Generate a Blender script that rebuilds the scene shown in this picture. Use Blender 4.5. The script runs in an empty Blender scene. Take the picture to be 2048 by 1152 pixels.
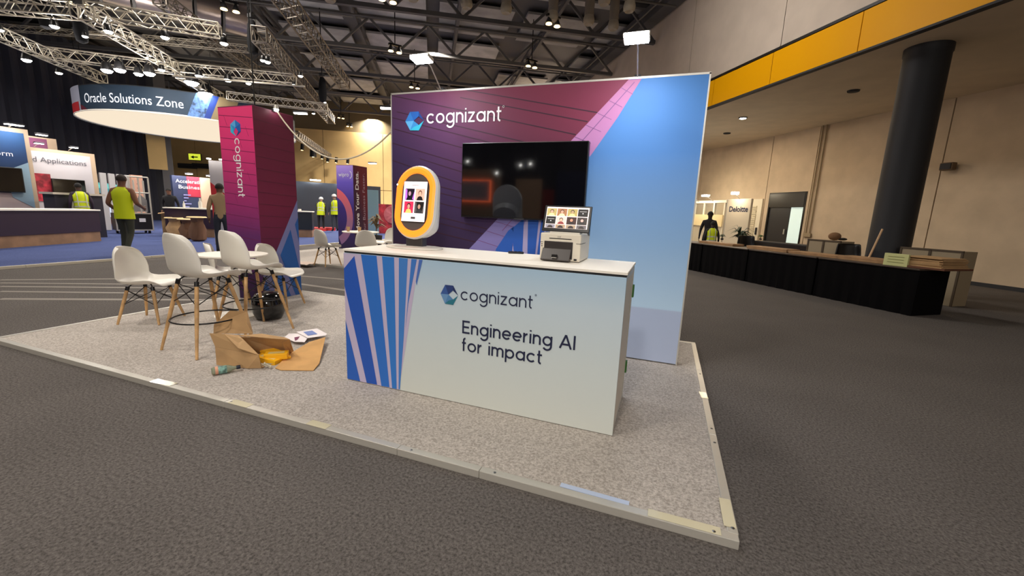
import bpy, math, random
from mathutils import Vector, Matrix
random.seed(7)
S = bpy.context.scene
COL = S.collection
PI = math.pi

# ------------------------------------------------------------------ camera
CAM_H = 1.3582; FPX = 830.433; YAW, PITCH, ROLL = .3466, .1799, .0418
fw = Vector((-math.sin(YAW)*math.cos(PITCH), math.cos(YAW)*math.cos(PITCH), -math.sin(PITCH)))
rt0 = Vector((math.cos(YAW), math.sin(YAW), 0)); up0 = rt0.cross(fw)
RT = math.cos(ROLL)*rt0 + math.sin(ROLL)*up0
UP = -math.sin(ROLL)*rt0 + math.cos(ROLL)*up0
CAM = Vector((0, 0, CAM_H))
cd = bpy.data.cameras.new('camera'); cam = bpy.data.objects.new('camera', cd); COL.objects.link(cam)
m = Matrix((RT, UP, -fw)).transposed().to_4x4(); m.translation = CAM
cam.matrix_world = m
cd.sensor_fit = 'HORIZONTAL'; cd.sensor_width = 36; cd.lens = 36*FPX/2048; cd.clip_start = .05; cd.clip_end = 300
S.camera = cam

def ray(x, y): return fw + (x-1024)/FPX*RT - (y-576)/FPX*UP
def at(x, y, z):                       # point of height z seen at pixel
    d = ray(x, y); return CAM + d*((z-CAM_H)/d.z)
def onp(x, y, P, n):                   # point on a vertical plane
    d = ray(x, y); n = Vector(n); return CAM + d*((Vector(P)-CAM).dot(n)/d.dot(n))
def ony(x, y, Y): return onp(x, y, (0, Y, 0), (0, 1, 0))
def onx(x, y, X): return onp(x, y, (X, 0, 0), (1, 0, 0))
def far(x, y, D):
    d = ray(x, y); return CAM + d*(D/math.hypot(d.x, d.y))

# ------------------------------------------------------------------ world, lights, exposure
W = bpy.data.worlds.new('hall_air'); S.world = W; W.use_nodes = True
W.node_tree.nodes['Background'].inputs[0].default_value = (1, .86, .72, 1)
W.node_tree.nodes['Background'].inputs[1].default_value = .36
S.view_settings.view_transform = 'Standard'; S.view_settings.look = 'None'
S.view_settings.exposure = 0.35; S.view_settings.gamma = 1; S.view_settings.use_curve_mapping = False

def area(name, loc, target, w, h, power, color=(1, .93, .85), spread=PI):
    l = bpy.data.lights.new(name, 'AREA'); l.shape = 'RECTANGLE'; l.size = w; l.size_y = h
    l.energy = power; l.color = color; l.spread = spread
    o = bpy.data.objects.new(name, l); COL.objects.link(o); o.location = loc
    d = Vector(target)-Vector(loc); o.rotation_euler = d.to_track_quat('-Z', 'Y').to_euler()
    return o
def spot(name, loc, target, power, ang=60, color=(1, .95, .88), r=.08, blend=.5):
    l = bpy.data.lights.new(name, 'SPOT'); l.energy = power; l.spot_size = math.radians(ang); l.spot_blend = blend
    l.color = color; l.shadow_soft_size = r
    o = bpy.data.objects.new(name, l); COL.objects.link(o); o.location = loc
    d = Vector(target)-Vector(loc); o.rotation_euler = d.to_track_quat('-Z', 'Y').to_euler()
    return o
# floodlights on arms over the display wall
FL = [(-2.17, 3.42, 2.66), (-.345, 3.42, 2.66)]
area('flood_light', (FL[0][0], FL[0][1], 2.60), (FL[0][0], 3.75, .9), .24, .12, 5, (.93, .96, 1))
area('flood_light', (FL[1][0], FL[1][1], 2.60), (FL[1][0], 3.75, .9), .24, .12, 6, (.93, .96, 1))
# high bay lamps of the hall, in the ceiling
for (x, y, p) in [(-4, -1.5, 130), (2.0, -.5, 45), (-1, -6, 330), (-7.5, 5.5, 120), (-2, 9, 170), (-13, 9, 230), (-16, 3, 150), (-10, 17, 650), (-24, 5, 300), (-8, 28, 1500), (-18, 24, 1500), (-23, 29, 500)]:
    area('high_bay_light', (x, y, 8.3), (x, y, 0), 1.0, 1.0, p, (1, .92, .82), math.radians(150))
area('high_bay_light', (-6.5, 1.2, 7.5), (-5.0, 4.0, 1.6), .6, .6, 45, (1, .93, .85), math.radians(100))
area('hall_flood_light', (2.5, -5.5, 4.2), (-.8, 3.2, .9), .8, .8, 75, (1, .95, .9), math.radians(120))  # added frontal fill for the counter from behind the camera, not a hall fixture
area('hall_flood_light', (-3.5, 10.5, 7.2), (3.5, 12.5, 6.6), .8, .8, 75, (1, .93, .85), math.radians(110))  # added wash that brightens the upper wall and yellow fascia, no fixture there
for (x, y, p) in [(2.06, 16.66, 70), (1.9, 19.4, 40), (4.4, 12.6, 14)]:
    area('soffit_light', (x, y, 4.78), (x, y, 0), .25, .25, p, (1, .80, .56))

# ------------------------------------------------------------------ materials
def lin(c):
    c = c/255.; return c/12.92 if c <= .04045 else ((c+.055)/1.055)**2.4
def rgb(c): return (lin(c[0]), lin(c[1]), lin(c[2]), 1)
MC = {}
def mat(name, c, rough=.6, metal=0, var=0, scale=20, bump=0, bscale=None, emit=0, spec=.5, alpha=1, trans=0, coat=0):
    if name in MC: return MC[name]
    M = bpy.data.materials.new(name); M.use_nodes = True; nt = M.node_tree; b = nt.nodes['Principled BSDF']
    b.inputs['Base Color'].default_value = rgb(c); b.inputs['Roughness'].default_value = rough
    b.inputs['Metallic'].default_value = metal; b.inputs['Specular IOR Level'].default_value = spec
    b.inputs['Transmission Weight'].default_value = trans; b.inputs['Coat Weight'].default_value = coat
    b.inputs['Alpha'].default_value = alpha
    if emit:
        b.inputs['Emission Color'].default_value = rgb(c); b.inputs['Emission Strength'].default_value = emit
    if var or bump:
        tc = nt.nodes.new('ShaderNodeTexCoord')
    if var:
        n = nt.nodes.new('ShaderNodeTexNoise'); n.inputs['Scale'].default_value = scale; n.inputs['Detail'].default_value = 4
        nt.links.new(tc.outputs['Object'], n.inputs['Vector'])
        r = nt.nodes.new('ShaderNodeValToRGB'); r.color_ramp.elements[0].position = .35; r.color_ramp.elements[1].position = .65
        r.color_ramp.elements[0].color = rgb([max(0, v*(1-var)) for v in c]); r.color_ramp.elements[1].color = rgb([min(255, v*(1+var)) for v in c])
        nt.links.new(n.outputs['Fac'], r.inputs['Fac']); nt.links.new(r.outputs['Color'], b.inputs['Base Color'])
    if bump:
        n2 = nt.nodes.new('ShaderNodeTexNoise'); n2.inputs['Scale'].default_value = bscale or scale; n2.inputs['Detail'].default_value = 3
        nt.links.new(tc.outputs['Object'], n2.inputs['Vector'])
        bp = nt.nodes.new('ShaderNodeBump'); bp.inputs['Strength'].default_value = bump; bp.inputs['Distance'].default_value = .01
        nt.links.new(n2.outputs['Fac'], bp.inputs['Height']); nt.links.new(bp.outputs['Normal'], b.inputs['Normal'])
    MC[name] = M; return M
def carpet(name, c1, c2, big=.1):
    M = bpy.data.materials.new(name); M.use_nodes = True; nt = M.node_tree; b = nt.nodes['Principled BSDF']
    b.inputs['Roughness'].default_value = .95; b.inputs['Specular IOR Level'].default_value = .15
    tc = nt.nodes.new('ShaderNodeTexCoord')
    n = nt.nodes.new('ShaderNodeTexNoise'); n.inputs['Scale'].default_value = 70; n.inputs['Detail'].default_value = 6; n.inputs['Roughness'].default_value = .8
    n2 = nt.nodes.new('ShaderNodeTexNoise'); n2.inputs['Scale'].default_value = 1.3; n2.inputs['Detail'].default_value = 3
    nt.links.new(tc.outputs['Object'], n.inputs['Vector']); nt.links.new(tc.outputs['Object'], n2.inputs['Vector'])
    r = nt.nodes.new('ShaderNodeValToRGB'); r.color_ramp.elements[0].position = .38; r.color_ramp.elements[1].position = .62
    r.color_ramp.elements[0].color = rgb(c1); r.color_ramp.elements[1].color = rgb(c2)
    nt.links.new(n.outputs['Fac'], r.inputs['Fac'])
    mp = nt.nodes.new('ShaderNodeMapRange'); mp.inputs['To Min'].default_value = 1-big; mp.inputs['To Max'].default_value = 1+big
    mp.inputs['From Min'].default_value = .3; mp.inputs['From Max'].default_value = .7
    nt.links.new(n2.outputs['Fac'], mp.inputs['Value'])
    mx = nt.nodes.new('ShaderNodeVectorMath'); mx.operation = 'SCALE'
    nt.links.new(r.outputs['Color'], mx.inputs[0]); nt.links.new(mp.outputs['Result'], mx.inputs['Scale'])
    nt.links.new(mx.outputs[0], b.inputs['Base Color'])
    bp = nt.nodes.new('ShaderNodeBump'); bp.inputs['Strength'].default_value = .5; bp.inputs['Distance'].default_value = .006
    nt.links.new(n.outputs['Fac'], bp.inputs['Height']); nt.links.new(bp.outputs['Normal'], b.inputs['Normal'])
    MC[name] = M; return M
def gradient(name, axis_vec, off, stops, rough=.55, bump=.12, bscale=5):
    """printed colour that runs along a direction in object space (print, not light)"""
    M = bpy.data.materials.new(name); M.use_nodes = True; nt = M.node_tree; b = nt.nodes['Principled BSDF']
    b.inputs['Roughness'].default_value = rough; b.inputs['Specular IOR Level'].default_value = .3
    tc = nt.nodes.new('ShaderNodeTexCoord'); d = nt.nodes.new('ShaderNodeVectorMath'); d.operation = 'DOT_PRODUCT'
    d.inputs[1].default_value = axis_vec; nt.links.new(tc.outputs['Object'], d.inputs[0])
    a = nt.nodes.new('ShaderNodeMath'); a.operation = 'ADD'; a.inputs[1].default_value = off
    nt.links.new(d.outputs['Value'], a.inputs[0])
    r = nt.nodes.new('ShaderNodeValToRGB'); cr = r.color_ramp
    while len(cr.elements) < len(stops): cr.elements.new(.5)
    for e, (p, c) in zip(cr.elements, stops): e.position = p
    for e, (p, c) in zip(cr.elements, stops): e.color = rgb(c)
    nt.links.new(a.outputs[0], r.inputs['Fac']); nt.links.new(r.outputs['Color'], b.inputs['Base Color'])
    if bump:
        n2 = nt.nodes.new('ShaderNodeTexNoise'); n2.inputs['Scale'].default_value = bscale; n2.inputs['Detail'].default_value = 2
        mp = nt.nodes.new('ShaderNodeMapping'); mp.inputs['Scale'].default_value = (1, 1, .25)
        nt.links.new(tc.outputs['Object'], mp.inputs['Vector']); nt.links.new(mp.outputs[0], n2.inputs['Vector'])
        bp = nt.nodes.new('ShaderNodeBump'); bp.inputs['Strength'].default_value = bump; bp.inputs['Distance'].default_value = .02
        nt.links.new(n2.outputs['Fac'], bp.inputs['Height']); nt.links.new(bp.outputs['Normal'], b.inputs['Normal'])
    MC[name] = M; return M

ORD = ['first', 'second', 'third', 'fourth', 'fifth', 'sixth', 'seventh', 'eighth', 'ninth', 'tenth', 'eleventh', 'twelfth', 'thirteenth', 'fourteenth', 'fifteenth', 'sixteenth', 'seventeenth', 'eighteenth', 'nineteenth', 'twentieth', 'twenty-first', 'twenty-second', 'twenty-third', 'twenty-fourth']
M_floor = carpet('grey_hall_carpet', (66, 62, 60), (116, 110, 106), .06)
M_plat = carpet('beige_needle_felt', (148, 140, 132), (206, 198, 190), .04)
M_blue = carpet('blue_carpet', (62, 74, 118), (86, 98, 146), .05)
M_alu = mat('brushed_aluminium', (198, 194, 184), .35, .35, bump=.1, bscale=60)
M_white = mat('white_plastic', (226, 222, 212), .35, spec=.5)
M_whitelam = mat('white_laminate', (246, 240, 228), .6, bump=.02, bscale=8, spec=.2)
M_cream = mat('cream_panel', (214, 205, 190), .5)
M_wood = mat('beech_wood', (196, 156, 106), .5, var=.12, scale=9, bump=.05)
M_black = mat('black_metal', (22, 21, 22), .4, .3)
M_blackpl = mat('black_plastic', (16, 16, 18), .3)
M_dark = mat('charcoal', (40, 40, 43), .7)
M_wall = mat('beige_painted_wall', (196, 176, 150), .85, var=.03, scale=2, bump=.05, bscale=30)
M_soffit = mat('soffit_paint', (206, 190, 164), .85, var=.02, scale=2)
M_yellow = mat('yellow_gloss_panel', (232, 164, 4), .42, spec=.08)
M_lampw = mat('white_lamp_glow', (255, 252, 245), emit=22)
M_lamps = mat('small_lamp_glow', (255, 250, 240), emit=14)
M_lampy = mat('warm_lamp_glow', (255, 214, 140), emit=9)
M_deck = mat('black_ceiling_deck', (40, 40, 44), .9, var=.35, scale=.35)
M_beam = mat('black_painted_steel', (80, 79, 82), .7)
M_beam2 = mat('grey_painted_steel', (96, 93, 90), .6)
M_truss = mat('silver_truss', (186, 178, 162), .38, .6)
M_trussd = mat('dull_truss', (120, 112, 102), .45, .6)
M_duct = mat('galvanised_duct', (170, 155, 148), .3, .8, bump=.4, bscale=2)
M_can = mat('grey_duct_cloth', (132, 122, 110), .7, bump=.3, bscale=12)
M_card = mat('brown_cardboard', (184, 148, 104), .85, var=.05, scale=6, bump=.1, bscale=15)
M_card2 = mat('inner_cardboard', (194, 156, 110), .85, var=.05, scale=6)
M_screen = mat('black_glass_screen', (7, 7, 9), .06, spec=.6, coat=.4)
M_navy = mat('navy_ink', (28, 34, 66), .6)
M_lwhite = mat('white_print', (238, 236, 238), .6)
M_hiviz = mat('yellow_hi_vis_fabric', (206, 222, 10), .7, bump=.3, bscale=9)
M_reflect = mat('silver_reflective_tape', (190, 192, 180), .4)
M_lav = mat('lavender_print', (176, 166, 206), .6)
M_red = mat('red_print', (200, 40, 50), .6)
M_leaf = mat('leaf_green', (70, 96, 44), .6)
M_leafd = mat('dark_leaf', (44, 60, 34), .6)

# ------------------------------------------------------------------ mesh helpers
class MB:
    def __init__(s): s.v = []; s.f = []; s.mi = []; s.mats = []; s.cur = 0
    def use(s, m):
        if m not in s.mats: s.mats.append(m)
        s.cur = s.mats.index(m); return s
    def add(s, vs, fs):
        o = len(s.v); s.v += [Vector(v) for v in vs]; s.f += [tuple(i+o for i in f) for f in fs]; s.mi += [s.cur]*len(fs); return s
    def box(s, c, d, rz=0, M=None):
        x, y, z = d[0]/2, d[1]/2, d[2]/2
        vs = [Vector((a*x, b*y, e*z)) for e in (-1, 1) for b in (-1, 1) for a in (-1, 1)]
        R = M if M is not None else Matrix.Rotation(rz, 3, 'Z')
        vs = [R @ v + Vector(c) for v in vs]
        return s.add(vs, [(0, 2, 3, 1), (4, 5, 7, 6), (0, 1, 5, 4), (2, 6, 7, 3), (0, 4, 6, 2), (1, 3, 7, 5)])
    def b2(s, lo, hi): return s.box([(a+b)/2 for a, b in zip(lo, hi)], [abs(b-a) for a, b in zip(lo, hi)])
    def cyl(s, p, q, r, r2=None, n=12, cap=True):
        p, q = Vector(p), Vector(q); r2 = r if r2 is None else r2
        d = (q-p).normalized(); a = d.orthogonal().normalized(); b = d.cross(a)
        vs = []
        for c, rr in ((p, r), (q, r2)):
            for i in range(n):
                t = 2*PI*i/n; vs.append(c+a*rr*math.cos(t)+b*rr*math.sin(t))
        fs = [(i, (i+1) % n, n+(i+1) % n, n+i) for i in range(n)]
        if cap: fs += [tuple(range(n-1, -1, -1)), tuple(range(n, 2*n))]
        return s.add(vs, fs)
    def tube(s, pts, r, n=8, closed=False):
        pts = [Vector(p) for p in pts]; N = len(pts); vs = []; up = None
        for i, p in enumerate(pts):
            a = pts[(i-1) % N] if (closed or i > 0) else p; b = pts[(i+1) % N] if (closed or i < N-1) else p
            d = (b-a).normalized()
            if up is None: up = d.orthogonal().normalized()
            up = (up-d*up.dot(d)).normalized(); w = d.cross(up); rr = r[i] if isinstance(r, (list, tuple)) else r
            for k in range(n):
                t = 2*PI*k/n; vs.append(p+up*rr*math.cos(t)+w*rr*math.sin(t))
        fs = []
        for i in range(N if closed else N-1):
            j = (i+1) % N
            fs += [(i*n+k, i*n+(k+1) % n, j*n+(k+1) % n, j*n+k) for k in range(n)]
        if not closed: fs += [tuple(range(n-1, -1, -1)), tuple((N-1)*n+k for k in range(n))]
        return s.add(vs, fs)
    def lathe(s, prof, n=24, c=(0, 0, 0), M=None):
        vs = []; c = Vector(c)
        for r, z in prof:
            for k in range(n):
                t = 2*PI*k/n; v = Vector((r*math.cos(t), r*math.sin(t), z)); vs.append((M @ v if M is not None else v)+c)
        fs = []
        for i in range(len(prof)-1):
            fs += [(i*n+k, i*n+(k+1) % n, (i+1)*n+(k+1) % n, (i+1)*n+k) for k in range(n)]
        if prof[0][0] > 1e-4: fs.append(tuple(range(n-1, -1, -1)))
        if prof[-1][0] > 1e-4: fs.append(tuple((len(prof)-1)*n+k for k in range(n)))
        return s.add(vs, fs)
    def prism(s, poly, off):                       # extrude a 3-D polygon by a vector
        n = len(poly); off = Vector(off); vs = [Vector(p) for p in poly]; vs += [v+off for v in vs]
        return s.add(vs, [tuple(range(n-1, -1, -1)), tuple(range(n, 2*n))]+[(i, (i+1) % n, n+(i+1) % n, n+i) for i in range(n)])
    def poly(s, pts): return s.add(pts, [tuple(range(len(pts)))])
    def ball(s, c, r, sc=(1, 1, 1), n=14):
        prof = [(max(1e-5, r*math.sin(PI*i/(n//2+1)))*1, -r*math.cos(PI*i/(n//2+1))) for i in range(n//2+2)]
        return s.lathe(prof, n, c, Matrix.Diagonal(Vector(sc)))
    def build(s, name, mats=None, parent=None, smooth=False, bevel=0, sub=0, solid=0, loc=None, rot=None):
        me = bpy.data.meshes.new(name); me.from_pydata([tuple(v) for v in s.v], [], s.f)
        ms = s.mats if s.mats else ([mats] if not isinstance(mats, (list, tuple)) else mats)
        for m_ in ms: me.materials.append(m_)
        if s.mats:
            for p, i in zip(me.polygons, s.mi): p.material_index = i
        me.validate(); me.update()
        if smooth:
            for p in me.polygons: p.use_smooth = True
        o = bpy.data.objects.new(name, me); COL.objects.link(o)
        if parent is not None: o.parent = parent
        if loc is not None: o.location = loc
        if rot is not None: o.rotation_euler = rot
        if solid:
            md = o.modifiers.new('solid', 'SOLIDIFY'); md.thickness = solid; md.offset = 0
        if bevel:
            md = o.modifiers.new('bevel', 'BEVEL'); md.width = bevel; md.segments = 2; md.limit_method = 'ANGLE'
        if sub:
            md = o.modifiers.new('sub', 'SUBSURF'); md.levels = sub; md.render_levels = sub
        if smooth and not sub:
            try: me.set_sharp_from_angle(angle=math.radians(40))
            except Exception: pass
        return o
def tag(o, label, cat, group=None, kind=None):
    if label: o['label'] = label
    if cat: o['category'] = cat
    if group: o['group'] = group
    if kind: o['kind'] = kind
    return o
def thing(name, label, cat, loc=(0, 0, 0), rz=0, group=None):
    o = bpy.data.objects.new(name, None); COL.objects.link(o); o.location = loc; o.rotation_euler = (0, 0, rz)
    o.empty_display_size = .2
    return tag(o, label, cat, group)
def struct(o, label=None):
    o['kind'] = 'structure'
    if label: o['label'] = label
    return o
def kids(o): return [c for c in bpy.data.objects if c.parent == o]
def copy_tree(o, parent=None, children=None):
    c = o.copy(); COL.objects.link(c)
    if parent is not None: c.parent = parent
    for ch in kids(o): copy_tree(ch, c)
    return c
def part_label(o, s): o['label'] = s; return o

# ---- lettering: stroke letters (round geometric sans) and the built-in font
def arc(cx, cy, r, a0, a1, n=18):
    return [(cx+r*math.cos(math.radians(a0+(a1-a0)*i/n)), cy+r*math.sin(math.radians(a0+(a1-a0)*i/n))) for i in range(n+1)]
def glyph(ch, w):
    h = w/2; r = .5-h; L = lambda *p: list(p)
    if ch == 'o': return 1.0, [arc(.5, .5, r, 0, 360, 32)]
    if ch == 'c': return .95, [arc(.5, .5, r, 42, 318, 26)]
    if ch == 'e': return .98, [arc(.5, .5, r, 0, 318, 28), L((h, .5), (1-h, .5))]
    if ch == 'a': return 1.0, [arc(.5, .5, r, 0, 360, 32), L((1-h, 0), (1-h, 1))]
    if ch == 'p': return 1.0, [arc(.5, .5, r, 0, 360, 32), L((h, -.42), (h, 1))]
    if ch == 'g': return 1.0, [arc(.5, .5, r, 0, 360, 32), L((1-h, 1), (1-h, .0))+arc(.5, -.0, r, 0, -150, 16)]
    if ch == 'n': return .84, [L((h, 0), (h, 1)), L((.84-h, 0), (.84-h, .58))+arc(.42, .58, .42-h, 0, 180, 16)]
    if ch == 'm': return 1.36, [L((h, 0), (h, 1)), L((.72-h/2, 0), (.72-h/2, .62))+arc((.72+h/2)/2, .62, (.72-1.5*h)/2, 0, 180, 14),
                                L((1.36-h, 0), (1.36-h, .62))+arc((1.36-h+.72-h/2)/2, .62, (1.36-h-.72+h/2)/2, 0, 180, 14)]
    if ch == 'r': return .52, [L((h, 0), (h, 1)), arc(.5, .5, .5-h, 96, 180, 8)]
    if ch == 'i': return w, [L((h, 0), (h, 1)), L((h, 1.28-h*.6), (h, 1.28+h*.9))]
    if ch == 'z': return .78, [L((.03, 1-h), (.74, 1-h)), L((.72, .97), (.06, .03)), L((.03, h), (.76, h))]
    if ch == 't': return .55, [L((.2, 1.35), (.2, .28))+arc(.2+.22, .26, .22, 180, 270, 6), L((0, 1-h), (.5, 1-h))]
    if ch == 'f': return .5, [L((.2, 0), (.2, 1.15))+arc(.2+.2, 1.2, .2, 180, 90, 6), L((0, 1-h), (.46, 1-h))]
    if ch == 'E': return .86, [L((h, 0), (h, 1.4)), L((0, h), (.86, h)), L((0, .7), (.78, .7)), L((0, 1.4-h), (.86, 1.4-h))]
    if ch == 'A': return 1.2, [L((h*.6, 0), (.6, 1.36)), L((1.2-h*.6, 0), (.6, 1.36)), L((.24, .42), (.96, .42))]
    if ch == 'I': return w, [L((h, 0), (h, 1.4))]
    return .42, []
def strokes(mb, txt, xh, w, place, gap=.17, lift=Vector((0, -.00025, 0))):
    """place(u,v) -> 3-D point; xh = x-height"""
    x = 0
    for ch in txt:
        adv, pls = glyph(ch, w)
        for ip, pl in enumerate(pls):
            n = len(pl); L_, R_ = [], []; lf = lift*ip
            for i, p in enumerate(pl):
                a = pl[max(0, i-1)]; b = pl[min(n-1, i+1)]
                if pl[0] == pl[-1] or (abs(pl[0][0]-pl[-1][0])+abs(pl[0][1]-pl[-1][1]) < 1e-6):
                    a = pl[i-1] if i > 0 else pl[-2]; b = pl[i+1] if i < n-1 else pl[1]
                dx, dy = b[0]-a[0], b[1]-a[1]; l = math.hypot(dx, dy) or 1
                nx, ny = -dy/l*w/2, dx/l*w/2
                L_.append(place((x+p[0]+nx)*xh, (p[1]+ny)*xh)+lf); R_.append(place((x+p[0]-nx)*xh, (p[1]-ny)*xh)+lf)
            for i in range(n-1): mb.add([L_[i], R_[i], R_[i+1], L_[i+1]], [(0, 1, 2, 3)])
        x += adv+gap
    return x*xh
def text(txt, size, place, name, m_, parent, bold=0, align='LEFT', fit=None):
    cu = bpy.data.curves.new(name, 'FONT'); cu.body = txt; cu.size = size; cu.align_x = align; cu.offset = bold; cu.resolution_u = 3
    tmp = bpy.data.objects.new(name, cu); COL.objects.link(tmp)
    dg = bpy.context.evaluated_depsgraph_get(); me = bpy.data.meshes.new_from_object(tmp.evaluated_get(dg)); bpy.data.objects.remove(tmp)
    xs = [v.co.x for v in me.vertices]
    k = fit/(max(xs)-min(xs)) if (fit and xs) else 1
    for v in me.vertices: v.co = place(v.co.x*k, v.co.y)
    me.name = name; me.materials.clear(); me.materials.append(m_)
    o = bpy.data.objects.new(name, me); COL.objects.link(o); o.parent = parent; return o
LB = [mat('logo_blue_%d' % i, c, .6) for i, c in enumerate([(42, 120, 200), (30, 96, 182), (20, 66, 140), (92, 176, 232), (58, 146, 216), (52, 188, 220)])]
LD = [mat('logo_navy_%d' % i, c, .6) for i, c in enumerate([(58, 92, 158), (40, 62, 120), (34, 48, 96), (108, 150, 196), (84, 134, 184), (40, 118, 138)])]
def logo(place, s, parent, cols, name='logo_emblem'):
    L_, TL, TR, R_, BR, BL = (-1, 0), (-.5, .95), (.4, .95), (.95, .02), (.42, -.98), (-.5, -.95)
    iL, iT, iB = (-.12, .02), (.38, .46), (.42, -.42)
    fac = [([L_, TL, iL], 0), ([TL, TR, iT, iL], 1), ([TR, R_, iT], 2), ([L_, iL, BL], 3), ([BL, iL, iB, (-.1, -.6)], 4), ([BL, (-.1, -.6), iB, R_, BR], 5)]
    mb = MB()
    for pts, k in fac: mb.use(cols[k]); mb.poly([place(a*s, b*s) for a, b in pts])
    return mb.build(name, None, parent)

# =================================================================== SETTING
HA = math.radians(31); U = Vector((-math.sin(HA), math.cos(HA), 0)); N = Vector((math.cos(HA), math.sin(HA), 0))
def hall(s, t, z): return N*s+U*t+Vector((0, 0, z))      # s across, t along the hall
SW = 13.69                                                # wall plane
SF = SW-5.15                                              # fascia plane
mb = MB(); mb.add([hall(-52, -14, 0), hall(20, -14, 0), hall(20, 60, 0), hall(-52, 60, 0)], [(0, 1, 2, 3)])
struct(mb.build('floor', M_floor), 'dark grey speckled carpet of the exhibition hall')

# --- right wall with recessed panel joints, panels are parts
wr = MB(); wr.prism([hall(SW+.06, -6, 0), hall(SW+.06, 40, 0), hall(SW+.06, 40, 4.9), hall(SW+.06, -6, 4.9)], N*.2)
wall_r = struct(wr.build('wall_right', mat('wall_joint', (120, 106, 90), .9)), 'beige panelled wall on the right behind the long black desk')
door_t0, door_t1 = 13.55, 15.2
white_t = (16.2, 21.5)
joints = [-6, 2.2, 5.8, 9.4, 13.37, 15.5, 20, 24.5, 29, 40]
for a, b in zip(joints[:-1], joints[1:]):
    segs = [(a+.015, b-.015, 0, 4.85)]
    if a < door_t0 and b > door_t1:
        segs = [(a+.015, door_t0, 0, 4.85), (door_t1, b-.015, 0, 4.85), (door_t0, door_t1, 2.52, 4.85)]
    p = MB()
    for (t0, t1, z0, z1) in segs:
        if t1-t0 > .02: p.prism([hall(SW, t0, z0), hall(SW, t0, z1), hall(SW, t1, z1), hall(SW, t1, z0)], N*.06)
    p.build('wall_panel', M_wall, wall_r)
mb = MB(); mb.prism([hall(SW-.02, -6, 0), hall(SW-.02, door_t0, 0), hall(SW-.02, door_t0, .1), hall(SW-.02, -6, .1)], N*.02)
struct(mb.build('baseboard_right', M_dark))
# soffit
mb = MB(); mb.prism([hall(SF+.06, -6, 4.85), hall(SW+.1, -6, 4.85), hall(SW+.1, 40, 4.85), hall(SF+.06, 40, 4.85)], (0, 0, .2))
struct(mb.build('ceiling_soffit', M_soffit), 'beige soffit under the mezzanine edge')
# yellow fascia: each glossy panel a part
fas = struct(MB().prism([hall(SF+.04, -6, 4.87), hall(SF+.04, 40, 4.87), hall(SF+.04, 40, 5.66), hall(SF+.04, -6, 5.66)], N*.12).build('trim_1', M_dark), 'bright yellow glossy fascia band along the mezzanine edge')
for k, t in enumerate([-6+2.3*i for i in range(20)]):
    MB().prism([hall(SF, t+.008, 4.88), hall(SF, t+2.292, 4.88), hall(SF, t+2.292, 5.65), hall(SF, t+.008, 5.65)], N*.035).build('fascia_panel', M_yellow, fas, bevel=.004)
MB().prism([hall(SF-.05, -6, 4.83), hall(SF-.05, 40, 4.83), hall(SF-.05, 40, 4.87), hall(SF-.05, -6, 4.87)], N*.14).build('bottom_rail', M_dark, fas)
rail = MB().prism([hall(SF-.02, -6, 5.66), hall(SF-.02, 40, 5.66), hall(SF-.02, 40, 5.72), hall(SF-.02, -6, 5.72)], N*.14).build('top_rail', M_black, fas)
# upper wall above fascia
uw = struct(MB().prism([hall(SF+.12, -6, 5.7), hall(SF+.12, 40, 5.7), hall(SF+.12, 40, 12), hall(SF+.12, -6, 12)], N*.2).build('wall_right_upper', mat('upper_joint', (110, 100, 92), .9)), 'plain grey beige upper wall above the yellow band')
for i in range(12):
    t = -6+4*i
    MB().prism([hall(SF+.09, t+.01, 5.7), hall(SF+.09, t+3.99, 5.7), hall(SF+.09, t+3.99, 9.3), hall(SF+.09, t+.01, 9.3)], N*.03).build('wall_panel', mat('upper_wall_paint', (196, 182, 168), .85, var=.02, scale=2), uw)
# far wall
TF = 37.0
fwl = struct(MB().prism([hall(-52, TF+.06, 0), hall(SF, TF+.06, 0), hall(SF, TF+.06, 9.6), hall(-52, TF+.06, 9.6)], U*.2).build('wall_back', mat('far_joint', (110, 96, 70), .9)), 'tan far end wall of the hall')
M_farw = mat('tan_far_wall', (214, 182, 124), .85, var=.03, scale=1)
for i in range(13):
    for z0, z1 in ((0, 2.7), (2.74, 7.2)):
        s0 = -50+4.6*i
        MB().prism([hall(s0+.02, TF, z0), hall(s0+4.58, TF, z0), hall(s0+4.58, TF, z1), hall(s0+.02, TF, z1)], U*.06).build('wall_panel', M_farw, fwl)
# black drape closing the hall at left
dr = MB(); pts = []
P0 = Vector((-31, -6, 0)); P1 = far(322, 300, 33); P1.z = 0
dd = (P1-P0); L0 = dd.length; dn = dd.normalized(); dp = Vector((-dn.y, dn.x, 0))
K = 240
for i in range(K+1):
    q = P0+dn*(L0*i/K)+dp*(.09*math.sin(i*1.3)+.05*math.sin(i*.57))
    pts.append(q)
vs = [(q.x, q.y, .02) for q in pts]+[(q.x, q.y, 8.9) for q in pts]
dr.add(vs, [(i, i+1, K+2+i, K+1+i) for i in range(K)])
tag(dr.build('black_drape', mat('black_drape_cloth', (62, 62, 72), .95), None, True), 'tall black drape closing off the hall behind the left stands', 'curtain')

# ceiling
ce = MB(); ce.prism([hall(-52, -14, 9.7), hall(20, -14, 9.7), hall(20, 60, 9.7), hall(-52, 60, 9.7)], (0, 0, .2))
ceil = struct(ce.build('ceiling', M_beam), 'black painted ceiling deck with exposed steel')
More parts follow.
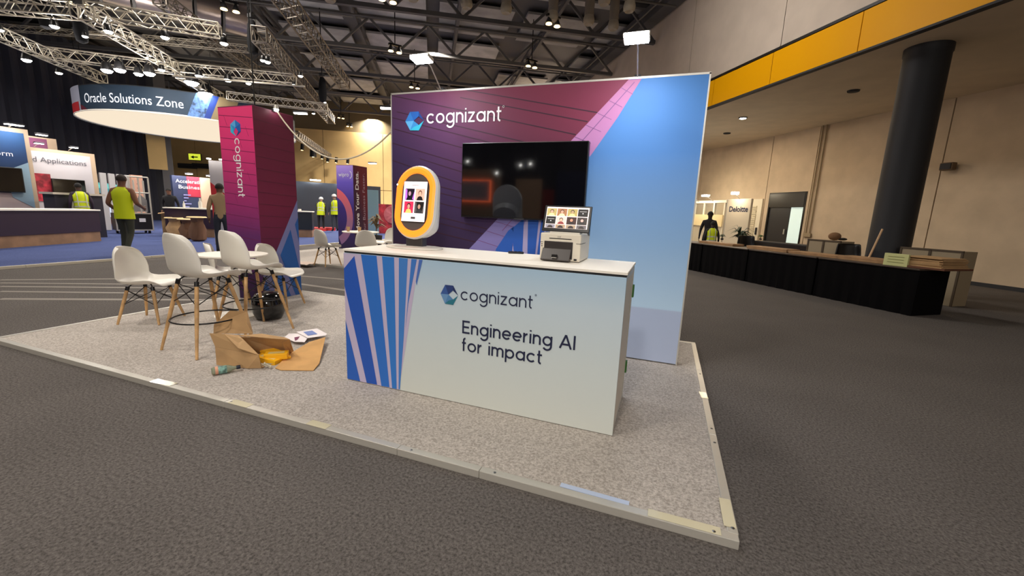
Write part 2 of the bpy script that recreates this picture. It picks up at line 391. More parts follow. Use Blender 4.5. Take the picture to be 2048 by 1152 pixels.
# deck trays seen between the girders
tray_cols = [mat('deck_tray_%d' % i, (c, c-1, c-2), .8, var=.1, scale=1) for i, c in enumerate((132, 156, 176, 142))]
for a in range(-10, 3):
    for t in range(0, 11):
        if random.random() < .12: continue
        s0 = a*3.6; t0 = 2+t*4.0
        MB().prism([hall(s0+.25, t0+.5, 9.45), hall(s0+3.3, t0+.5, 9.45), hall(s0+3.3, t0+3.3, 9.45), hall(s0+.25, t0+3.3, 9.45)], (0, 0, .1)).build('deck_panel', random.choice(tray_cols), ceil)

def beam_between(mb, p, q, w, h):
    p, q = Vector(p), Vector(q); d = (q-p); L = d.length; d.normalize(); y = Vector((0, 0, 1)).cross(d)
    if y.length < 1e-3: y = Vector((0, 1, 0))
    y.normalize(); z = d.cross(y); R = Matrix((d, y, z)).transposed()
    mb.box((p+q)/2, (L, w, h), M=R)
def girder(name, p, q, depth, label, group, m_=None, step=2.4, w=.16):
    p, q = Vector(p), Vector(q); m_ = m_ or M_beam
    mb = MB(); beam_between(mb, p, q, w, .14); r = mb.build(name, m_); struct(r); r['label'] = label; r['group'] = group
    dz = Vector((0, 0, depth)); mb = MB(); beam_between(mb, p+dz, q+dz, w, .14); mb.build('top_chord', m_, r)
    L = (q-p).length; n = max(2, int(L/step)); d = (q-p)/n
    b = MB(); beam_between(b, Vector((0, 0, 0)), d/2+dz, .09, .09); b = b.build('brace', m_, r); b.location = p
    b2 = MB(); beam_between(b2, d/2+dz, d, .09, .09); b2 = b2.build('brace', m_, r); b2.location = p
    for i in range(1, n):
        for x in (b, b2):
            c = x.copy(); COL.objects.link(c); c.location = p+d*i
    return r
for k, t in enumerate([4.5, 8.5, 12.5, 16.5, 20.5, 24.5, 29, 34]):
    girder('roof_girder', hall(-44, t, 8.15), hall(SF, t, 8.15), 1.2, 'black lattice roof girder across the hall, %s from the camera' % ORD[k], 'roof girders across the hall', M_beam if k % 2 else mat('dark_grey_steel', (96, 94, 93), .6))
for k, s in enumerate([-34, -27, -21, -16, -11.5, -7.2, -3.2, 1.0, 4.8]):
    girder('roof_purlin', hall(s, 1, 9.05), hall(s, 37, 9.05), .4, 'black steel purlin along the hall, %s from the left' % ORD[k], 'roof purlins along the hall', M_beam, 3, .12)
for k, t in enumerate([6.3, 10.3, 14.6, 18.5, 22.6, 27, 31.5]):
    r = MB(); r.tube([hall(-25, t, 8.6), hall(SF-.3, t, 8.6)], .04, 8)
    tag(r.build('service_pipe', M_beam2), 'slim grey service pipe under the roof deck, %s across the hall from the camera' % ORD[k], 'pipe', 'service pipes under the roof')
# steel edge against upper right wall
e = MB(); beam_between(e, hall(SF-.25, -4, 9.05), hall(SF-.25, 37, 9.05), .5, .5); struct(e.build('trim_2', M_beam), 'dark steel edge beam where ceiling meets upper wall')
e = MB(); e.tube([hall(SF-.75, -4, 8.85), hall(SF-.75, 37, 8.85)], .03); tag(e.build('handrail_cable', M_beam2), 'thin grey rail running beside the dark edge beam', 'rail')

# big silver duct
dct = thing('ventilation_duct', 'large silver ventilation duct above the left lighting trusses', 'duct')
a, b = at(120, -60, 8.4), at(495, 40, 8.4)
for i in range(6):
    p = a.lerp(b, i/6); q = a.lerp(b, (i+.93)/6)
    MB().cyl(p, q, .62, n=28).build('duct_section', M_duct, dct, True)
    MB().cyl(p.lerp(b, 0), p+(b-a).normalized()*.08, .67, n=28).build('duct_collar', M_beam2, dct, True)
# hanging duct drops
for i, (x, y) in enumerate(sorted([(826, 2), (933, 17), (1012, 27), (1105, 42), (1177, 50), (1208, 10), (1258, 24), (1226, 60), (660, 4)])):
    c = at(x, y, 7.7)
    r = thing('air_duct_drop', 'grey fabric air drop with round nozzle, %s from the left in the roof' % ORD[i], 'duct', (c.x, c.y, 7.7), 0, 'hanging air drops')
    MB().lathe([(.15, .28), (.165, .35), (.15, .45), (.165, .6), (.155, .9), (.16, 1.7)], 18).build('duct_sleeve', M_can, r, True)
    MB().lathe([(.06, .04), (.13, 0), (.18, .06), (.19, .16), (.16, .28)], 18).build('nozzle', mat('nozzle_grey', (158, 148, 132), .5), r, True)
    MB().cyl((0, 0, .045), (0, 0, .06), .065).build('nozzle_opening', M_black, r)

# lighting trusses
def truss(p, q, size, label, m_=M_truss, bay=.5, group='aluminium lighting trusses', tri=False):
    p, q = Vector(p), Vector(q); d = (q-p); L = d.length; n = max(2, round(L/bay)); d.normalize()
    y = Vector((0, 0, 1)).cross(d).normalized()*size/2; z = Vector((0, 0, size/2))
    r = thing('lighting_truss', label, 'truss', p, 0, group)
    cs = [y+z, -y+z, -y-z, y-z]
    for c in cs: MB().cyl(c, c+d*L, size*.07, n=6).build('chord', m_, r)
    step = L/n
    for f in range(4):
        a, b = cs[f], cs[(f+1) % 4]
        m1 = MB(); m1.cyl(a, b+d*step/2, size*.04, n=4, cap=False); m1.cyl(b+d*step/2, a+d*step, size*.04, n=4, cap=False)
        o = m1.build('brace', m_, r)
        for i in range(1, n):
            c = o.copy(); COL.objects.link(c); c.location = d*step*i
    for e_ in (0, L):
        mm = MB()
        for f in range(4): mm.cyl(cs[f]+d*e_, cs[(f+1) % 4]+d*e_, size*.06, n=5)
        mm.build('end_frame', m_, r)
    return r
TR = [((-60, 42), (205, 158), 5.9, .32, 'silver lighting truss slanting down from the upper left edge'),
      ((78, 104), (348, 138), 6.0, .32, 'silver lighting truss directly above the round hanging sign'),
      ((352, 136), (590, 160), 6.0, .32, 'silver lighting truss right of the bright lamp cluster'),
      ((172, 26), (358, 140), 6.0, .34, 'silver lighting truss running diagonally between the two upper ones'),
      ((175, 20), (440, 62), 6.4, .34, 'silver lighting truss just below the big silver duct'),
      ((-40, 8), (150, 22), 6.4, .34, 'silver lighting truss in the top left corner'),
      ((290, 78), (495, 98), 7.2, .22, 'thin pale truss crossing behind the diagonal truss'),
      ((-30, 52), (250, 75), 7.2, .18, 'thin dull truss crossing at the upper left edge'),
      ((455, 192), (655, 216), 5.6, .3, 'silver lighting truss behind the top of the tower'),
      ((360, 148), (440, 194), 5.8, .3, 'short silver truss under the bright lamp cluster')]
for a, b, z, sz, lb in TR: truss(at(*a, z), at(*b, z), sz, lb)
truss(at(518, 68, 6.4), at(662, 240, 6.4), .42, 'dark lattice truss with cables running down to the tower', M_trussd)
truss(at(552, -25, 7.0), at(690, 170, 7.0), .42, 'long lattice truss left of the hanging air drops', M_trussd, .55)
truss(at(318, -5, 7.4), at(512, 142, 7.4), .36, 'lattice truss passing below the duct towards the tower', M_trussd, .5)
truss(at(590, 268, 5.2), at(688, 332, 5.2), .34, 'dull lattice truss with black spotlights beyond the tower', M_trussd, .5)
for a, b, z, lb in [((345, 152), (610, 173), 5.4, 'thin pale lamp bar under the right hand truss'), ((178, 68), (250, 73), 6.6, 'short bright bar left of the diagonal truss'), ((600, 105), (720, 122), 8.0, 'pale horizontal bar behind the long lattice truss')]:
    tag(MB().cyl(at(*a, z), at(*b, z), .03).build('lamp_bar', M_truss), lb, 'bar')
# drop cables and motor hoists
for i, (x, y0, y1, z, lb) in enumerate([(500, 60, 208, 6.2, 'black hanging cable running down onto the magenta tower')]):
    a = at(x, y0, 7.2); b = Vector((-5.05, 4.1, 2.56))
    tag(MB().cyl((b.x, b.y, b.z), (a.x*.0+b.x-.02, b.y, 9.0), .008).build('hanging_cable', M_black), lb, 'cable')
for (x, y, z, lb) in [(505, 75, 6.5, 'black chain hoist bag where two trusses meet above the tower'), (88, 20, 6.5, 'black cloth bundle hanging at the upper left trusses'), (160, 50, 6.3, 'dark chain hoist hanging left of the diagonal truss'), (645, 180, 6.2, 'dark cable bundle at the low end of the lattice truss')]:
    c = at(x, y, z); r = thing('chain_hoist', lb, 'hoist', c)
    MB().lathe([(.04, -.5), (.13, -.45), (.17, -.2), (.15, .1), (.13, .35), (.08, .5)], 10).build('hoist_bag', mat('black_bag_cloth', (26, 26, 28), .95, spec=.1), r, True)
    MB().cyl((0, 0, .55), (0, 0, 9.4-z), .02, n=6).build('chain', M_black, r)
    MB().box((0, 0, .62), (.16, .16, .12)).build('hook_block', M_dark, r, bevel=.01)

# lamps on the trusses
def stage_lamp(x, y, z, r, label, strong=True, group='lamps on the lighting trusses'):
    c = at(x, y, z); o = thing('stage_lamp', label, 'lamp', c, 0, group)
    MB().lathe([(r*.55, r*1.6), (r*.7, r*1.4), (r, r*.1), (r, 0)], 14).build('lamp_housing', M_black, o, True)
    MB().lathe([(1e-4, -r*.55), (r*.6, -r*.42), (r*.95, -.005), (r*.95, .01)], 14).build('lens', M_lampw if strong else M_lamps, o)
    MB().tube([(r*1.1, 0, r*.8), (r*1.1, 0, r*2), (0, 0, r*2.5), (-r*1.1, 0, r*2), (-r*1.1, 0, r*.8)], r*.08, 5).build('yoke', M_black, o)
    return o
for il, (x, y, r) in enumerate(sorted([(214, 141, .17), (240, 140, .17), (277, 148, .14), (299, 147, .17), (383, 165, .24), (411, 187, .26), (398, 152, .12), (323, 140, .1), (456, 160, .13), (497, 167, .09), (53, 120, .13), (118, 146, .1), (109, 53, .1), (170, 73, .07), (330, 75, .1), (448, 87, .1), (526, 121, .08), (535, 124, .09), (601, 152, .08), (627, 227, .07), (588, 170, .07), (0, 60, .08), (650, 205, .05), (217, 63, .1)])):
    stage_lamp(x, y, 5.6, r, '%s white stage lamp under the silver trusses, %s from the left' % ('large glaring' if r > .2 else 'bright' if r > .11 else 'small', ORD[il]), r > .12)
# spots to make the real light of these
for (x, y, p) in [(230, 141, 110), (400, 178, 30), (300, 147, 80), (480, 150, 25), (100, 100, 80)]:
    c = at(x, y, 5.45)
    l = bpy.data.lights.new('truss_light', 'POINT'); l.energy = p; l.color = (1, .95, .88); l.shadow_soft_size = .2
    o = bpy.data.objects.new('truss_light', l); COL.objects.link(o); o.location = c
# long tubes
for (x, y, w, lb) in [(601, 227, .5, 'long white strip lamp right of the tower top'), (775, 217, .5, 'white strip lamp beside the top left corner of the wall'), (745, 327, .5, 'low white pendant lamp above the purple tower')]:
    c = at(x, y, 5.0 if y < 300 else 4.2); r = thing('strip_lamp', lb, 'lamp', c, .35)
    MB().box((0, 0, .06), (w*1.1, .16, .06)).build('lamp_housing', M_dark, r)
    MB().box((0, 0, 0), (w, .13, .05)).build('diffuser', M_lamps, r)
# twin downlights in the roof
for i, (x, y) in enumerate(sorted([(790, 103), (1063, 133), (1106, 49), (829, 175), (682, 236), (699, 253), (709, 264), (728, 291), (48, 151), (775, 1), (460, 20), (160, 8)])):
    z = 7.6; c = at(x, y, z); r = thing('twin_downlight', 'pair of warm triangular lamps under the dark roof, %s pair from the left' % ORD[i], 'lamp', c, .35+HA, 'twin warm lamps under the roof')
    k = .11 if y > 200 else .13
    for s in (-1, 1):
        MB().lathe([(.03, .2), (k*.9, 0), (k*.9, -.02)], 10, (s*k*1.3, 0, .02)).build('shade', M_dark, r, True)
        MB().lathe([(1e-4, .14), (k*.82, -.03)], 10, (s*k*1.3, 0, 0)).build('bulb', M_lampy, r, True)
    MB().box((0, 0, .24), (k*4, .12, .06)).build('bracket', M_black, r)
    MB().cyl((0, 0, .25), (0, 0, 9.5-z), .02, n=6).build('drop_rod', M_black, r)
# black spotlights on the far truss
for ib, (x, y, z, h) in enumerate([(604, 294, 5.0, .4), (626, 305, 4.9, .6), (644, 312, 4.9, .4), (655, 318, 4.8, .45), (672, 320, 4.8, .4), (695, 322, 4.7, .4)]):
    c = at(x, y, z); r = thing('black_spotlight', 'black spotlight on the dull truss beyond the tower, %s from the left' % ORD[ib], 'lamp', c, 0, 'black spotlights beyond the tower')
    MB().cyl((0, 0, -h/2), (.04, .02, h/2), .11 if h < .5 else .22, n=12).build('lamp_body', M_black, r, True)
    MB().cyl((0, 0, -h/2-.01), (0, 0, -h/2+.005), .07, n=12).build('lens', M_lampy, r)

# soffit lamps, camera, pipes
for (x, y, on, lb) in [(1486, 235, 1, 'glowing round downlight in the beige soffit'), (1707, 181, 0, 'unlit round downlight in the soffit near the black column'), (1454, 266, 0, 'small dark fitting in the soffit left of the glowing lamp')]:
    c = at(x, y, 4.85); r = thing('downlight', lb, 'lamp', (c.x, c.y, 4.85))
    MB().lathe([(.11, -.03), (.13, -.035), (.14, 0)], 20).build('trim_ring', M_dark, r, True)
    MB().lathe([(1e-4, -.05), (.1, -.04), (.1, -.02)], 16).build('lens', M_lampw if on else M_dark, r)
def onw(x, y, off=0): return onp(x, y, N*(SW-off), N)
c = onw(1896, 333, .15); r = thing('wall_speaker', 'small brown box shaped speaker high on the right wall', 'speaker', c, HA)
MB().box((0, 0, 0), (.16, .3, .2)).build('speaker_body', mat('brown_box', (104, 82, 58), .6), r, bevel=.02)
MB().box((-.09, 0, 0), (.02, .24, .15)).build('grille', M_dark, r); MB().cyl((.05, 0, 0), (.15, 0, .05), .03).build('bracket', M_dark, r)
a = onw(1646, 255, .05); b = onw(1610, 472, .05)
r = thing('wall_conduit', 'pair of thin conduits running down the wall right of the dark doorway', 'pipe')
for dt in (0, -.16):
    q = U*dt; MB().cyl(Vector((b.x, b.y, 1.0))+q, Vector((b.x, b.y, 4.85))+q, .025, n=8).build('conduit', mat('conduit_beige', (150, 132, 104), .6), r, True)
MB().box((b.x-U.x*.08, b.y-U.y*.08, .98), (.05, .32, .14), HA).build('junction_box', mat('conduit_beige', (150, 132, 104)), r, bevel=.01)
# column
cc = Vector((4.44, 11.02, 0))
col_r = MB(); col_r.lathe([(.36, 0), (.36, .1), (.355, .12), (.355, 4.7), (.37, 4.72), (.37, 4.85)], 40, cc)
struct(col_r.build('column', mat('black_column_wrap', (30, 31, 36), .55, bump=.03, bscale=3), None, True), 'round black wrapped column behind the long desk')

# doorway in the right wall
dr_ = struct(MB().prism([hall(SW+.06, door_t0, 2.0), hall(SW+.06, door_t1, 2.0), hall(SW+.06, door_t1, 2.52), hall(SW+.06, door_t0, 2.52)], -N*.1).build('door_1', M_blackpl), 'dark double doorway with one leaf open to a pale room')
for t0, t1, z0, z1 in ((door_t0-.06, door_t0, 0, 2.58), (door_t1, door_t1+.06, 0, 2.58), (door_t0-.06, door_t1+.06, 2.52, 2.58)):
    MB().prism([hall(SW-.03, t0, z0), hall(SW-.03, t1, z0), hall(SW-.03, t1, z1), hall(SW-.03, t0, z1)], N*.12).build('door_frame', M_black, dr_)
MB().prism([hall(SW+.02, door_t0+.62, 0), hall(SW+.02, door_t1, 0), hall(SW+.02, door_t1, 2.0), hall(SW+.02, door_t0+.62, 2.0)], N*.05).build('door_leaf', mat('door_leaf_black', (34, 35, 40), .4), dr_)
MB().box(hall(SW-.03, door_t0+.72, 1.05), (.04, .03, .2), HA).build('door_handle', M_alu, dr_)
MB().prism([hall(SW+.02, door_t0, 2.0), hall(SW+.02, door_t1, 2.0), hall(SW+.02, door_t1, 2.05), hall(SW+.02, door_t0, 2.05)], -N*.04).build('transom_rail', M_alu, dr_)
# pale room beyond: opaque glazed leaf lit from the room behind it
MB().prism([hall(SW+.03, door_t0+.03, 0), hall(SW+.03, door_t0+.6, 0), hall(SW+.03, door_t0+.6, 2.0), hall(SW+.03, door_t0+.03, 2.0)], N*.03).build('glazed_leaf', mat('backlit_glass', (196, 214, 206), .3, emit=.55), dr_)
# white roller shutter door left of it
sh = struct(MB().prism([hall(SW-.01, 15.55, 0), hall(SW-.01, 17.2, 0), hall(SW-.01, 17.2, 2.35), hall(SW-.01, 15.55, 2.35)], -N*.06).build('door_2', mat('white_door', (224, 214, 190), .6)), 'white door frame with pale shutter beside the dark doorway')
for i in range(22):
    MB().prism([hall(SW-.1, 15.8, .1+i*.09), hall(SW-.1, 17.0, .1+i*.09), hall(SW-.1, 17.0, .17+i*.09), hall(SW-.1, 15.8, .17+i*.09)], N*.03).build('shutter_slat', mat('shutter_slat_cream', (206, 194, 166), .6), sh)
MB().box(hall(SW-.1, 15.65, 1.0), (.05, .06, .3), HA).build('door_handle', M_dark, sh)
area('stand_light', tuple(hall(SW-2.2, 17.5, 2.9)), tuple(hall(SW-.6, 18.0, 1.0)), .5, .3, 45, (1, .86, .62))

# =================================================================== OUR STAND
PX0, PX1, PY0, PY1, HP = -5.649, .422, 1.774, 4.802, .04
pl = thing('stand_platform', 'low beige carpeted platform with aluminium edge in the foreground', 'platform')
MB().b2((PX0+.03, PY0+.03, 0), (PX1-.03, PY1-.03, HP-.002)).build('carpet_deck', M_plat, pl)
def edge_piece(lo, hi): MB().b2(lo, hi).build('edge_trim', M_alu, pl, bevel=.003)
xs = [PX0, -4.6, -2.64, -1.28, -.78, PX1-.002]
for a, b in zip(xs[:-1], xs[1:]):
    if a < xs[1]-.01 or True:
        edge_piece((a+.001, PY0, 0), (b-.001, PY0+.045, HP+.003)); edge_piece((a+.001, PY1-.045, 0), (b-.001, PY1, HP+.003))
for a, b in ((PY0+.046, 2.7), (2.702, 3.9), (3.902, PY1-.046)):
    edge_piece((PX0, a, 0), (PX0+.045, b, HP+.003)); edge_piece((PX1-.045, a, 0), (PX1, b, HP+.003))
for (x, y) in [(PX1-.02, 1.85), (PX1-.02, 2.6), (PX1-.02, 2.78), (PX1-.02, 3.8), (PX1-.1, PY0+.02), (-.7, PY0+.02), (-1.2, PY0+.02), (-2.6, PY0+.02), (-3.3, PY0+.02)]:
    MB().lathe([(.008, 0), (.008, .002), (1e-4, .004)], 10, (x, y, HP+.003)).build('screw_head', mat('screw_steel', (150, 150, 150), .3, 1), pl, True)
# tape pieces on the edges
M_tape = mat('clear_tape', (214, 206, 176), .15, coat=.6)
for i, (x, y, w, d, rz) in enumerate([(.20, PY0+.03, .30, .05, 0), (PX1-.028, 3.32, .05, .12, .1), (-2.52, PY0+.025, .17, .055, 0), (-1.86, PY0+.025, .15, .055, 0), (PX1-.03, 1.95, .05, .2, 0), (-3.3, PY0+.03, .2, .06, 0.05)]):
    tag(MB().box((x, y, HP+.0045), (w, d, .001), rz).build('tape_strip', M_tape), ['clear tape strip on the front platform edge near its right corner', 'clear tape patch on the right platform edge beside the display wall', 'clear tape patch on the front platform edge under the counter\'s left end', 'clear tape patch on the front platform edge below the counter graphics', 'clear tape strip on the right platform edge at the near corner', 'clear tape strip on the front platform edge below the cardboard box'][i], 'tape', 'tape on the platform edge')
tag(MB().box((-.20, PY0+.062, HP+.001), (.33, .03, .003), -.02).build('blue_tape_strip', mat('pale_blue_tape', (186, 200, 226), .4)), 'pale blue white strip lying inside the front platform edge', 'tape')

# ---- display wall
WX0, WX1, WY, WH = -2.874, .211, 3.94, 2.5
dw = thing('display_wall', 'large fabric display wall printed magenta, lavender and sky blue with white lettering', 'display wall', (0, 0, 0))
MB().b2((WX0, WY+.012, HP), (WX1, WY+.11, HP+WH)).build('frame', mat('grey_frame', (150, 150, 152), .4, .5), dw, bevel=.004)
for (lo, hi) in [((WX0-.004, WY-.003, HP+WH-.012), (WX1+.004, WY+.114, HP+WH+.004)), ((WX0-.004, WY-.003, HP), (WX0+.008, WY+.114, HP+WH)), ((WX1-.008, WY-.003, HP), (WX1+.004, WY+.114, HP+WH))]:
    MB().b2(lo, hi).build('edge_profile', M_alu, dw)
zt = HP+WH-.012
M_mag = gradient('magenta_purple_print', (.30, 0, .42), .32, [(0, (46, 34, 60)), (.3, (62, 44, 82)), (.55, (88, 52, 88)), (.78, (108, 50, 74)), (1, (122, 50, 74))])
def WP(x, z, k=0): return Vector((x, WY-.001-.0012*k, z))
zf = 1.6
def diag(z): return -.435+.95*(z-2.524)
zb = .54
MB().poly([WP(WX0+.008, HP+.01), WP(diag(HP+.01), HP+.01), WP(diag(zt), zt), WP(WX0+.008, zt)][::1]).build('magenta_print', M_mag, dw)
# sky blue field + pale foot
M_sky = gradient('sky_blue_print', (0, 0, .4), -.02, [(0, (176, 188, 214)), (.195, (172, 186, 214)), (.2, (182, 210, 234)), (.45, (138, 176, 218)), (.75, (84, 136, 202)), (1, (70, 124, 188))])
MB().poly([WP(diag(HP+.01)-.0, HP+.01), WP(WX1-.008, HP+.01), WP(WX1-.008, zt), WP(diag(zt), zt)]).build('sky_blue_print', M_sky, dw)
# lavender diagonal band
M_lavg = gradient('lavender_band_print', (0, 0, .4), -.02, [(0, (120, 112, 170)), (.5, (136, 126, 186)), (.75, (190, 132, 186)), (1, (176, 112, 150))])
bl = [(-.435, 2.524), (-.327, 2.524), (-.50, 2.22), (-.712, 1.9), (-.95, 1.64), (-1.306, 1.29), (-1.306, .9), (-1.62, .9), (-1.62, HP+.01), (diag(HP+.01), HP+.01)]
MB().poly([WP(x, z, 1) for x, z in bl[::-1]]).build('lavender_band', M_lavg, dw)
# fan of blue shafts
M_bluea = mat('royal_blue_print', (38, 92, 186), .6); M_blueb = mat('mid_blue_print', (58, 124, 206), .6)
fan = MB().use(M_lav)
fan.poly([WP(x, z, 2) for x, z in [(-1.9, HP+.01), (-1.30, HP+.01), (-.72, 1.9), (-1.306, 1.285)]])
def wpx(pts, k): return [ony(x, y, WY-.001-.0012*k) for x, y in pts]
fan.use(M_bluea)
for q in [[(1016, 462), (1028, 452), (1020, 560), (975, 560), (992, 498)], [(1048, 436), (1023, 458), (1033, 560), (1048, 560), (1045, 500)], [(1056, 436), (1078, 436), (1065, 560), (1054, 560)], [(1083, 436), (1092, 436), (1084, 500), (1070, 560), (1068, 560)], [(1096, 436), (1130, 436), (1112, 500), (1090, 560), (1075, 560)]]:
    fan.poly(wpx(q, 3)[::-1] if False else wpx(q, 3))
fan.build('blue_shafts', None, dw)
# brick course lines on magenta and band
ln = MB()
for i in range(24):
    z0 = 2.72-.11*i+(.02 if i % 3 else -.02); x = WX0+.01; slope = -.20-.010*i if i < 9 else -.20+.008*(i-9)
    x_end = WX0+.01
    while x_end < WX1:
        zz = z0+slope*(x_end-WX0)
        if x_end >= diag(zz)-.01: break
        x_end += .02
    xs_ = x
    while z0+slope*(xs_-WX0) > zt-.005 and xs_ < x_end: xs_ += .02
    if x_end-xs_ > .15 and z0 > HP+.1:
        a0 = xs_ + (random.uniform(.0, .5) if i % 2 else 0)
        if x_end-a0 > .1:
            za, ze = z0+slope*(a0-WX0), z0+slope*(x_end-WX0)
            if ze > HP+.02: ln.poly([WP(a0, za, 1), WP(x_end, ze, 1), WP(x_end, ze+.010, 1), WP(a0, za+.008, 1)])
ln.build('brick_course_lines', mat('dark_print_line', (56, 24, 46), .6), dw)
ln = MB()
for i in range(15):
    z0 = 2.46-.1*i; x0 = diag(z0); w_ = .10+.0135*i+.03
    if z0 < 1.32: w_ = .3
    ln.poly([WP(x0+.005, z0, 2), WP(x0+w_*.85, z0-.06, 2), WP(x0+w_*.85, z0-.055, 2), WP(x0+.005, z0+.005, 2)])
ln.poly([WP(-.38, 2.50, 2), WP(-1.55, 1.17, 2), WP(-1.555, 1.175, 2), WP(-.385, 2.505, 2)][::-1])
ln.build('brick_course_lines', mat('mauve_print_line', (128, 84, 136), .6), dw)
# lettering
S_ = (2.212-2.0)  # not used
pl0 = lambda u, v: WP(-2.436+u, 2.215+v, 4)
mb = MB(); wd = strokes(mb, 'cognizant', .1, .17, lambda u, v: WP(u, v, 4))
ks = .835/(wd-.017)
mb = MB(); strokes(mb, 'cognizant', .1*ks, .17, lambda u, v: WP(-2.436+u, 2.225+v, 4)); mb.build('lettering', M_lwhite, dw)
MB().tube([(-1.585+.009*math.cos(2*PI*i/14), WY-.0055, 2.355+.009*math.sin(2*PI*i/14)) for i in range(14)], .002, 5, True).build('registered_mark', M_lwhite, dw)
logo(lambda u, v: WP(-2.578+u*1.2, 2.256+v, 4), .097, dw, LB)
# creases at the foot
# ---- television
tv = thing('television', 'large black flat television mounted on the display wall', 'television', (-1.355, WY, 1.655))
MB().b2((-.632, -.07, -.362), (.632, -.012, .362)).build('tv_bezel', M_blackpl, tv, bevel=.006)
MB().b2((-.622, -.0725, -.345), (.622, -.0702, .352)).build('tv_screen', M_screen, tv)
MB().b2((-.05, -.073, -.365), (.05, -.05, -.35)).build('sensor_bar', M_dark, tv)
MB().b2((-.2, -.012, -.2), (.2, 0, .2)).build('wall_mount', M_black, tv)
# ---- floodlights
for i, (x, y, z) in enumerate(FL):
    r = thing('arm_floodlight', ['white floodlight on a thin arm above the magenta part of the wall', 'white floodlight on a thin arm above the sky blue part of the wall'][i], 'lamp', (x, y, z))
    dx = -.1 if i == 0 else -.016
    MB().box((0, 0, 0), (.19, .10, .03), M=Matrix.Rotation(-.2, 3, 'X')).build('lamp_head', M_alu, r, bevel=.006)
    o = MB().box((0, .004, -.018), (.17, .085, .008), M=Matrix.Rotation(-.2, 3, 'X')).build('lamp_glass', mat('flood_glass', (245, 250, 255), emit=40), r)
    o = MB().box((0, -.052, .0), (.17, .006, .03)).build('lamp_glass', mat('flood_glass', (245, 250, 255)), r)
    MB().tube([(0, .05, .01), (dx*.3, .2, .0), (dx, WY-y-.01, HP+WH-z+.005), (dx, WY-y+.04, HP+WH-z+.01)], .006, 8).build('arm', M_alu, r, True)
    MB().box((dx, WY-y+.03, HP+WH-z+.01), (.05, .06, .03)).build('clamp', M_dark, r, bevel=.003)
# ---- counter
CX0, CX1, CY0, CY1, CT = -2.193, -.183, 2.42, 3.042, 1.0495
ct = thing('display_counter', 'white topped counter with fabric front printed in blue shafts and dark lettering', 'counter')
MB().b2((CX0+.012, CY0+.015, HP), (CX1-.012, CY1-.012, CT-.03)).build('body', M_cream, ct)
MB().b2((CX0-.004, CY0-.006, CT-.016), (CX1+.004, CY1+.006, CT)).build('counter_top', M_whitelam, ct, bevel=.002)
MB().b2((CX0+.004, CY0+.004, CT-.028), (CX1-.004, CY1-.004, CT-.016)).build('shadow_gap', M_dark, ct)
for (lo, hi) in [((CX1-.012, CY0+.003, HP), (CX1, CY0+.035, CT-.03)), ((CX1-.012, CY1-.035, HP), (CX1, CY1, CT-.03)), ((CX1-.012, CY0+.04, CT-.06), (CX1-.002, CY1-.04, CT-.03)), ((CX1-.012, CY0+.04, HP), (CX1-.002, CY1-.04, HP+.03)),
                 ((CX0, CY0+.003, HP), (CX0+.012, CY0+.035, CT-.03)), ((CX0, CY1-.035, HP), (CX0+.012, CY1, CT-.03))]:
    MB().b2(lo, hi).build('frame_profile', M_alu, ct, bevel=.002)
MB().b2((CX1-.010, CY0+.04, HP+.03), (CX1-.005, CY1-.04, CT-.06)).build('side_panel', M_cream, ct)
M_green = mat('green_latch', (60, 110, 50), .5)
for z in (.235, .80): MB().b2((CX1-.004, CY1-.03, z), (CX1+.012, CY1+.004, z+.09)).build('latch', M_green, ct, bevel=.003)
M_ctf = gradient('pale_blue_print', (0, 0, 1), 0, [(0, (214, 218, 210)), (.45, (208, 218, 218)), (.8, (198, 214, 224)), (1, (174, 202, 224))], bump=.25, bscale=6)
MB().b2((CX0, CY0, HP+.002), (CX1, CY0+.014, CT-.03)).build('front_print', M_ctf, ct, bevel=.002)
def CP(x, z, k=0): return Vector((x, CY0-.001-.001*k, z))
cpx = lambda pts, k: [ony(680+x/3.84, 490+y/3.84, CY0-.001-.001*k) for x, y in pts]
f = MB().use(mat('pale_lavender_print', (196, 184, 212), .6))
zt2 = CT-.032
f.poly([CP(CX0+.001, HP+.004), CP(-1.722, HP+.004), CP(-1.553, zt2), CP(CX0+.001, zt2)])
blues = [((38, 96, 190)), ((34, 86, 184)), ((44, 112, 202)), ((48, 122, 206)), ((66, 128, 204)), ((62, 120, 200)), ((74, 112, 190))]
bp_ = [[(38, 575), (155, 1048), (45, 1032)], [(30, 180), (110, 84), (285, 1073), (205, 1062), (31, 312)], [(160, 57), (280, 66), (380, 1093), (318, 1083)],
       [(322, 70), (415, 76), (435, 1106), (400, 1100)], [(452, 80), (520, 86), (490, 700), (460, 1110), (450, 1108)], [(548, 90), (590, 94), (524, 450), (502, 650)], [(608, 97), (634, 97), (588, 310), (582, 280)]]
for c_, q in zip(blues, bp_):
    f.use(mat('blue_print_%d_%d_%d' % c_, c_, .6)); P_ = cpx(q, 1)
    for v in P_: v.x = max(v.x, CX0+.001); v.z = min(max(v.z, HP+.005), zt2)
    f.poly(P_)
f.build('blue_shaft_print', None, ct)
M_ink = M_navy
mb = MB(); k_ = .503/(wd-.017); strokes(mb, 'cognizant', .1*k_, .15, lambda u, v: CP(-1.232+u, .775+v, 2)); mb.build('lettering', M_ink, ct)
logo(lambda u, v: CP(-1.315+u, .80+v, 2), .068, ct, LD)
MB().tube([(-.715+.005*math.cos(2*PI*i/14), CY0-.003, .862+.005*math.sin(2*PI*i/14)) for i in range(14)], .0012, 5, True).build('registered_mark', M_ink, ct)
mb = MB(); w1 = strokes(MB(), 'Engineering AI', .1, .19, lambda u, v: CP(u, v), .15); k1 = .765/(w1-.017)
strokes(mb, 'Engineering AI', .1*k1, .19, lambda u, v: CP(-1.215+u, .548+v, 2), .15); mb.build('slogan_line', M_ink, ct); mb = MB()
